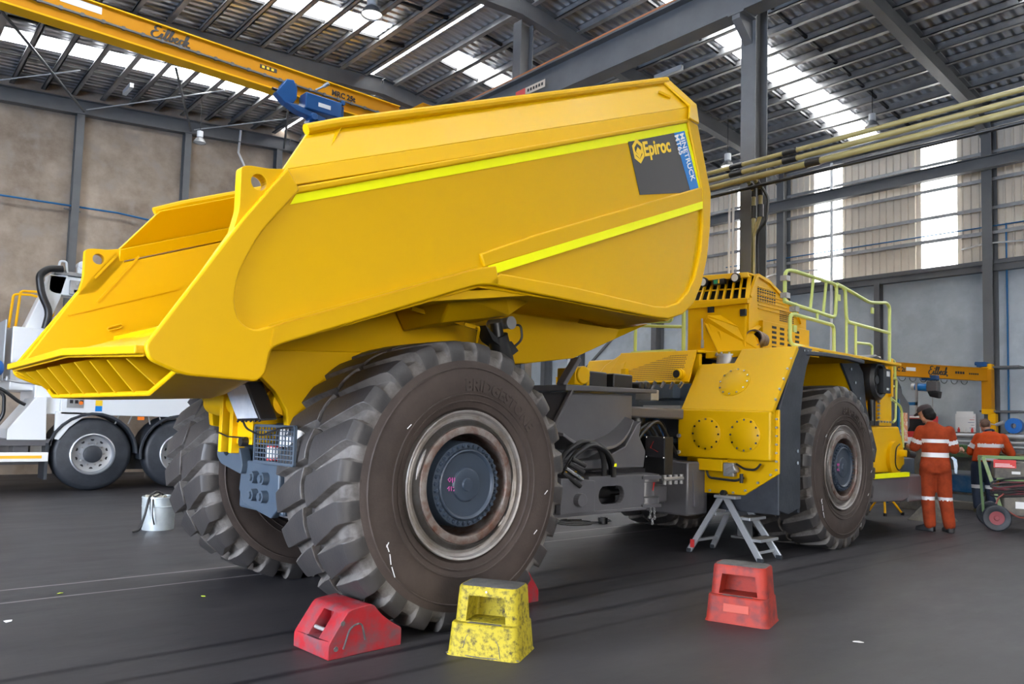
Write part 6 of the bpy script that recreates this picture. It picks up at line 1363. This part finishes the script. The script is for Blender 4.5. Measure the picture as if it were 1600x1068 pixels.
tb.location = (9.6, 12.3, 0); tb.rotation_euler = (0, 0, math.radians(35)); setp(tb, 'crumpled clear and pink plastic bag sticking out of the dark bin', 'bag')

# ------------------------------------------------------------------ welding cart
t = thing('welding_cart', 'dirty green welding cart loaded with black cable at the right edge', 'cart', (12.98, 3.96, 0), math.radians(-66))
# local x runs to the right in the photograph, y away from the camera
p = MB(); p.beam((-.15, 0, 1.08), (.10, .0, .22), .04, .05); obj('frame_post', p, mat('lime_old', (.18, .30, .10), .6, col2=(.3, .33, .2), nscale=12), t, smooth=0, bevel=.004)
for (a, b) in (((-.15, 0, 1.08), (1.2, 0, 1.08)), ((.02, 0, .76), (1.2, 0, .76)), ((.05, 0, .26), (1.2, 0, .26)), ((-.15, .5, 1.08), (1.2, .5, 1.08)), ((-.15, 0, 1.08), (-.15, .5, 1.08)), ((1.2, 0, .2), (1.2, 0, 1.08)), ((1.2, .5, .2), (1.2, .5, 1.08)), ((-.1, .5, .22), (-.15, .5, 1.08))):
    p = MB(); p.beam(a, b, .035, .035); obj('frame_bar', p, mat('lime_bar', (.16, .26, .10), .6), t, smooth=0)
p = MB(); p.box((.0, .03, .76), (1.15, .46, 1.02)); wu = obj('welder_unit', p, M['dirtg'], t, smooth=0, bevel=.015)
for x in (.22, .46):
    p = MB(); p.box((x, .024, .84), (x+.11, .03, .88)); obj('unit_label', p, M['whitem'], wu, smooth=0)
p = MB(); p.box((-.02, -.03, .93), (.27, -.025, 1.05)); sg_ = obj('warning_sign', p, M['redf'], t, smooth=0)
p = MB(); p.box((.06, -.0275, 1.022), (.19, -.0255, 1.04)); obj('sign_heading', p, M['wtxt'], sg_, smooth=0)
p = MB()
for k in range(3): p.box((.0, -.0315, .945+.02*k), (.25-.03*k, -.0295, .953+.02*k))
obj('sign_lines', p, M['wtxt'], sg_, smooth=0)
p = MB(); p.box((.1, -.05, .22), (1.15, .5, .52)); lb_ = obj('lower_box', p, M['dirtg'], t, smooth=0, bevel=.02)
p = MB(); p.box((.25, -.056, .34), (.50, -.05, .44)); obj('box_label', p, M['whitem'], lb_, smooth=0)
for k in range(11):
    p = MB(); z = .58+.03*k*.5; ph = k*.9
    pts = [(-.08+.62+ .60*math.cos(a+.1*math.sin(ph))-.0, .02*math.sin(3*a+ph)-.03, .66+.05*math.sin(ph)+(.07+.02*(k % 3))*math.sin(a+ph*.2)) for a in [2*PI*i/28 for i in range(29)]]
    p.tube(pts, .013, 6); obj('cable_loop', p, M['black'] if k % 4 else mat('cable_maroon', (.12, .02, .03), .5), t)
def cartwheel(x, y):
    p = MB(); p.lathe([(.10, -.03), (.13, -.045), (.175, -.045), (.19, -.03), (.19, .03), (.175, .045), (.13, .045), (.10, .03)], (x, y, .19), (0, 1, 0), 36); w_ = obj('wheel', p, M['rub'], t)
    p = MB(); p.lathe([(0, -.03), (.03, -.03), (.04, -.015), (.10, -.03), (.11, -.03), (.10, .03), (0, .03)], (x, y, .19), (0, 1, 0), 24); obj('wheel_disc', p, mat('wheel_maroon', (.25, .05, .06), .6), w_)
cartwheel(.0, -.12); cartwheel(.0, .60); cartwheel(1.0, .60); cartwheel(1.0, -.12)
p = MB(); p.cyl((0, -.12, .19), (0, .6, .19), .02, 10); p.cyl((1, -.12, .19), (1, .6, .19), .02, 10); obj('axle', p, M['steel'], t)
p = MB(); p.tube(fil([(.10, -.08, .55), (.02, -.1, .48), (.0, -.1, .4)], .05), .012, 6); p.tube(fil([(.15, -.08, .3), (.3, -.1, .2), (.45, -.08, .25)], .08), .012, 6); obj('red_hose', p, mat('hose_red', (.2, .04, .03), .5), t)

# ------------------------------------------------------------------ white service truck at the left
t = thing('service_truck', 'white service truck with crane mast parked behind the body tail at the left', 'truck', (3.4, 15.5, 0))
Wt = M['white']
p = MB(); p.box((-.55, .0, 1.35), (4.4, 2.4, 2.0)); p.prism([(-.62, .92), (-.55, .90), (-.40, 1.12), (-.2, 1.30), (0, 1.36), (.2, 1.38), (.2, 1.4), (-.62, 1.4)], 'y', 0, .1); obj('side_body', p, Wt, t, smooth=0, bevel=.01)
p = MB(); p.box((-1.30, .25, 1.75), (-.62, 2.3, 2.85)); p.box((-.95, .05, 1.35), (-.55, 1.5, 2.2)); ub = obj('cabinet', p, Wt, t, smooth=0, bevel=.015)
p = MB(); p.prism([(-1.32, .9), (-1.32, 1.08), (-.93, 1.65), (-.78, 1.65), (-.75, .9)], 'y', -.05, 1.0); obj('tool_locker', p, Wt, t, smooth=0, bevel=.01)
p = MB(); p.box((-4, -.02, .80), (-.66, 1.2, .92)); p.box((-1.2, .1, .5), (-.98, .5, .82)); p.box((-4, .5, .45), (4.4, 2.0, .85)); obj('chassis_rail', p, M['chas'], t, smooth=0, bevel=.005)
p = MB(); p.box((-4, -.05, .53), (-.70, .02, .69)); ur = obj('underrun_bar', p, M['whitem'], t, smooth=0, bevel=.01); p = MB(); p.box((-4, -.058, .585), (-.80, -.05, .635)); obj('reflective_stripe', p, mat('amber_tape', (.9, .45, .02), .4), ur, smooth=0)
p = MB(); p.box((-4, .6, 1.0), (-1.5, 2.3, 1.1)); p.box((-.92, .3, .62), (-.75, .6, .82)); obj('deck', p, M['galv'], t, smooth=0)
def arch_(x):
    p = MB(); o_ = [(x+.74*math.cos(a), .66+.74*math.sin(a)) for a in [PI*1.05-PI*1.05*i/14 for i in range(15)]]; i_ = [(x+.69*math.cos(a), .66+.69*math.sin(a)) for a in [PI*1.05*i/14 for i in range(15)]]
    p.prism(o_+i_, 'y', -.02, .55); obj('mudguard', p, M['rub'], t, smooth=30, bevel=.01)
def lw(x, y=0.03):
    p = MB(); p.lathe([(.36, -.02), (.40, -.0), (.56, -.01), (.62, .02), (.65, .07), (.65, .26), (.62, .32), (.4, .34)], (x, y, .65), (0, 1, 0), 56); w_ = obj('tyre', p, M['rub'], t)
    p = MB(); p.lathe([(.37, -.02), (.35, -.03), (.335, .0), (.32, .06), (.16, .09), (.15, .0), (.13, -.03), (.06, -.04), (0, -.04)], (x, y, .65), (0, 1, 0), 48); rm = obj('rim', p, M['alu'], w_)
    p = MB(); p.lathe([(.155, .0), (.15, -.035), (.12, -.05), (0, -.055)], (x, y, .65), (0, 1, 0), 28); obj('hub', p, M['rub'], rm)
    each('wheel_nut', M['galv'], w_, [lambda p, a=2*PI*k/10: p.cyl((x+.2*math.cos(a), y+.10, .65+.2*math.sin(a)), (x+.2*math.cos(a), y+.04, .65+.2*math.sin(a)), .018, 8) for k in range(10)])
    p = MB()
    for k in range(10):
        a = 2*PI*(k+.5)/10; p.cyl((x+.265*math.cos(a), y+.075, .65+.265*math.sin(a)), (x+.265*math.cos(a), y+.07, .65+.265*math.sin(a)), .032, 10)
    obj('hand_holes', p, M['dark'], rm)
for x in (0, 1.50): arch_(x); lw(x)
p = MB(); p.box((-.75, -.03, .22), (-.70, .5, .85)); obj('mud_flap', p, M['rub'], t, smooth=0)
p = MB(); p.box((.62, .3, .35), (1.0, 1.8, .8)); obj('axle_gear', p, M['dark'], t, smooth=0)
p = MB(); p.box((.70, -.01, 1.28), (.82, .0, 1.34)); obj('marker_lamp', p, M['orl'], t, smooth=0)
for x in (.4, .62, .9, 1.1): p = MB(); p.beam((x, .05, 1.36), (x-.06 if x < .7 else x+.04, .05, 1.2), .02, .02); obj('bracket', p, M['galv'], t, smooth=0)
p = MB(); p.box((-.46, -.012, 1.47), (-.2, .0, 1.78)); cp_ = obj('control_panel', p, M['galv'], t, smooth=0)
for i in range(2):
    for j in range(3):
        p = MB(); p.box((-.42+.08*j, -.02, 1.68-.13*i), (-.37+.08*j, -.012, 1.74-.13*i)); obj('button', p, M['black'], cp_, smooth=0)
p = MB(); p.cyl((-.245, -.012, 1.56), (-.245, -.03, 1.56), .032, 14); obj('stop_button', p, M['orl'], cp_)
p = MB(); p.box((-.01, -.006, 1.52), (.10, 0, 1.62)); obj('sticker', p, M['ltxt'], t, smooth=0, label='yellow warning sticker'); p = MB(); p.box((-.01, -.006, 1.42), (.10, 0, 1.515)); obj('sticker', p, M['blue'], t, smooth=0, label='blue instruction sticker')
# crane mast
p = MB(); p.loft([[(-1.12, .3, 2.84), (-.80, .3, 2.84), (-.80, .8, 2.84), (-1.12, .8, 2.84)], [(-.85, .35, 3.62), (-.60, .35, 3.45), (-.60, .75, 3.45), (-.85, .75, 3.62)], [(-.78, .35, 3.84), (-.50, .35, 3.88), (-.5, .75, 3.88), (-.78, .75, 3.84)]]); p.box((-.80, .35, 3.50), (-.1, .75, 3.85)); obj('mast', p, Wt, t, smooth=0, bevel=.02)
p = MB(); p.box((-.72, .3, 3.86), (2.0, .8, 3.93)); obj('boom_top', p, M['galv'], t, smooth=0, bevel=.01)
p = MB(); p.beam((-.85, .5, 2.85), (-.1, .5, 3.50), .3, .14); obj('luffing_arm', p, Wt, t, smooth=0, bevel=.01)
p = MB(); p.beam((-.70, .32, 2.9), (-.05, .32, 3.46), .04, .04); p.cyl((-.5, .3, 3.05), (-.1, .3, 3.4), .04, 10); obj('luffing_cylinder', p, M['black'], t, smooth=30)
p = MB(); p.box((-.48, .28, 3.52), (-.3, .34, 3.78)); p.cyl((-.44, .27, 3.6), (-.44, .34, 3.6), .03, 10); p.cyl((-.36, .27, 3.72), (-.36, .34, 3.72), .03, 10); p.box((-.42, .28, 3.55), (-.1, .34, 3.62)); obj('valve_block', p, M['galv'], t, smooth=20, bevel=.008)
p = MB(); p.box((-.36, .3, 3.9), (-.24, .5, 4.1)); p.cyl((-.30, .28, 4.08), (-.30, .52, 4.08), .07, 14); obj('sheave_bracket', p, Wt, t, smooth=20, bevel=.01)
p = MB(); p.tube(fil([(-.68, .28, 3.92), (-.66, .28, 4.1), (-.56, .28, 4.1), (-.54, .28, 3.9)], .04), .02, 8); obj('lifting_loop', p, Wt, t)
p = MB(); p.tube(fil([(-.62, .22, 3.95), (-.85, .2, 3.92), (-.98, .18, 3.78), (-.93, .18, 3.45), (-.78, .2, 3.15), (-.83, .22, 2.85)], .14, 6), .062, 14); obj('wrapped_hose', p, M['black'], t)
for x0, x1, z1 in ((-1.32, -1.12, 3.45), (-1.22, -.98, 3.52)):
    p = MB(); p.tube(fil([(x0, .6, 2.85), (x0+.04, .6, z1), (x1+.1, .6, z1+.02), (x1+.2, .6, z1)], .06), .022, 8); obj('hand_rail', p, M['cranel'], t)
p = MB(); p.tube(fil([(-.62, .9, 3.0), (-.6, .9, 3.5), (-.72, .9, 3.5), (-.72, .9, 2.9)], .06), .022, 8); obj('hand_rail', p, M['cranel'], t)
p = MB(); p.box((-1.42, .2, 1.9), (-1.40, 1.2, 2.95)); obj('perspex_screen', p, mat('screen_clear', (.55, .6, .65), .1), t, smooth=0)
p = MB(); p.tube(fil([(-1.4, .1, 1.92), (-1.2, .05, 1.88), (-.85, .05, 1.86), (-.80, .1, 1.78)], .04), .018, 8); p.cyl((-1.36, .08, 1.9), (-1.36, .08, 1.98), .035, 10); obj('latch_arm', p, M['galv'], t)
for k, pts in enumerate(([(-1.9, -.1, 1.9), (-1.45, -.15, 1.75), (-1.2, -.12, 1.55), (-1.1, -.1, 1.5)], [(-1.9, -.1, 1.75), (-1.42, -.2, 1.7), (-1.40, -.15, 1.3), (-1.55, -.1, 1.1)], [(-1.9, -.12, 1.6), (-1.6, -.2, 1.5), (-1.45, -.15, 1.0), (-1.6, -.1, .95)])):
    p = MB(); p.tube(fil(pts, .12, 5), .03, 10); obj('hydraulic_hose', p, M['black'], t)
p = MB(); p.sphere((-1.62, -.05, 2.1), .2, 10, (1, .6, .9)); obj('blue_cover', p, mat('cover_blue', (.01, .12, .45), .6), t)
p = MB(); p.tube([(-1.55, -.1, 1.25), (-1.45, -.12, 1.1), (-1.5, -.1, 1.0)], .012, 6); obj('yellow_lead', p, M['ltxt'], t)
p = MB(); p.box((4.4, 0, .6), (6.4, 2.4, 3.0)); obj('cab', p, Wt, t, smooth=0, bevel=.08)
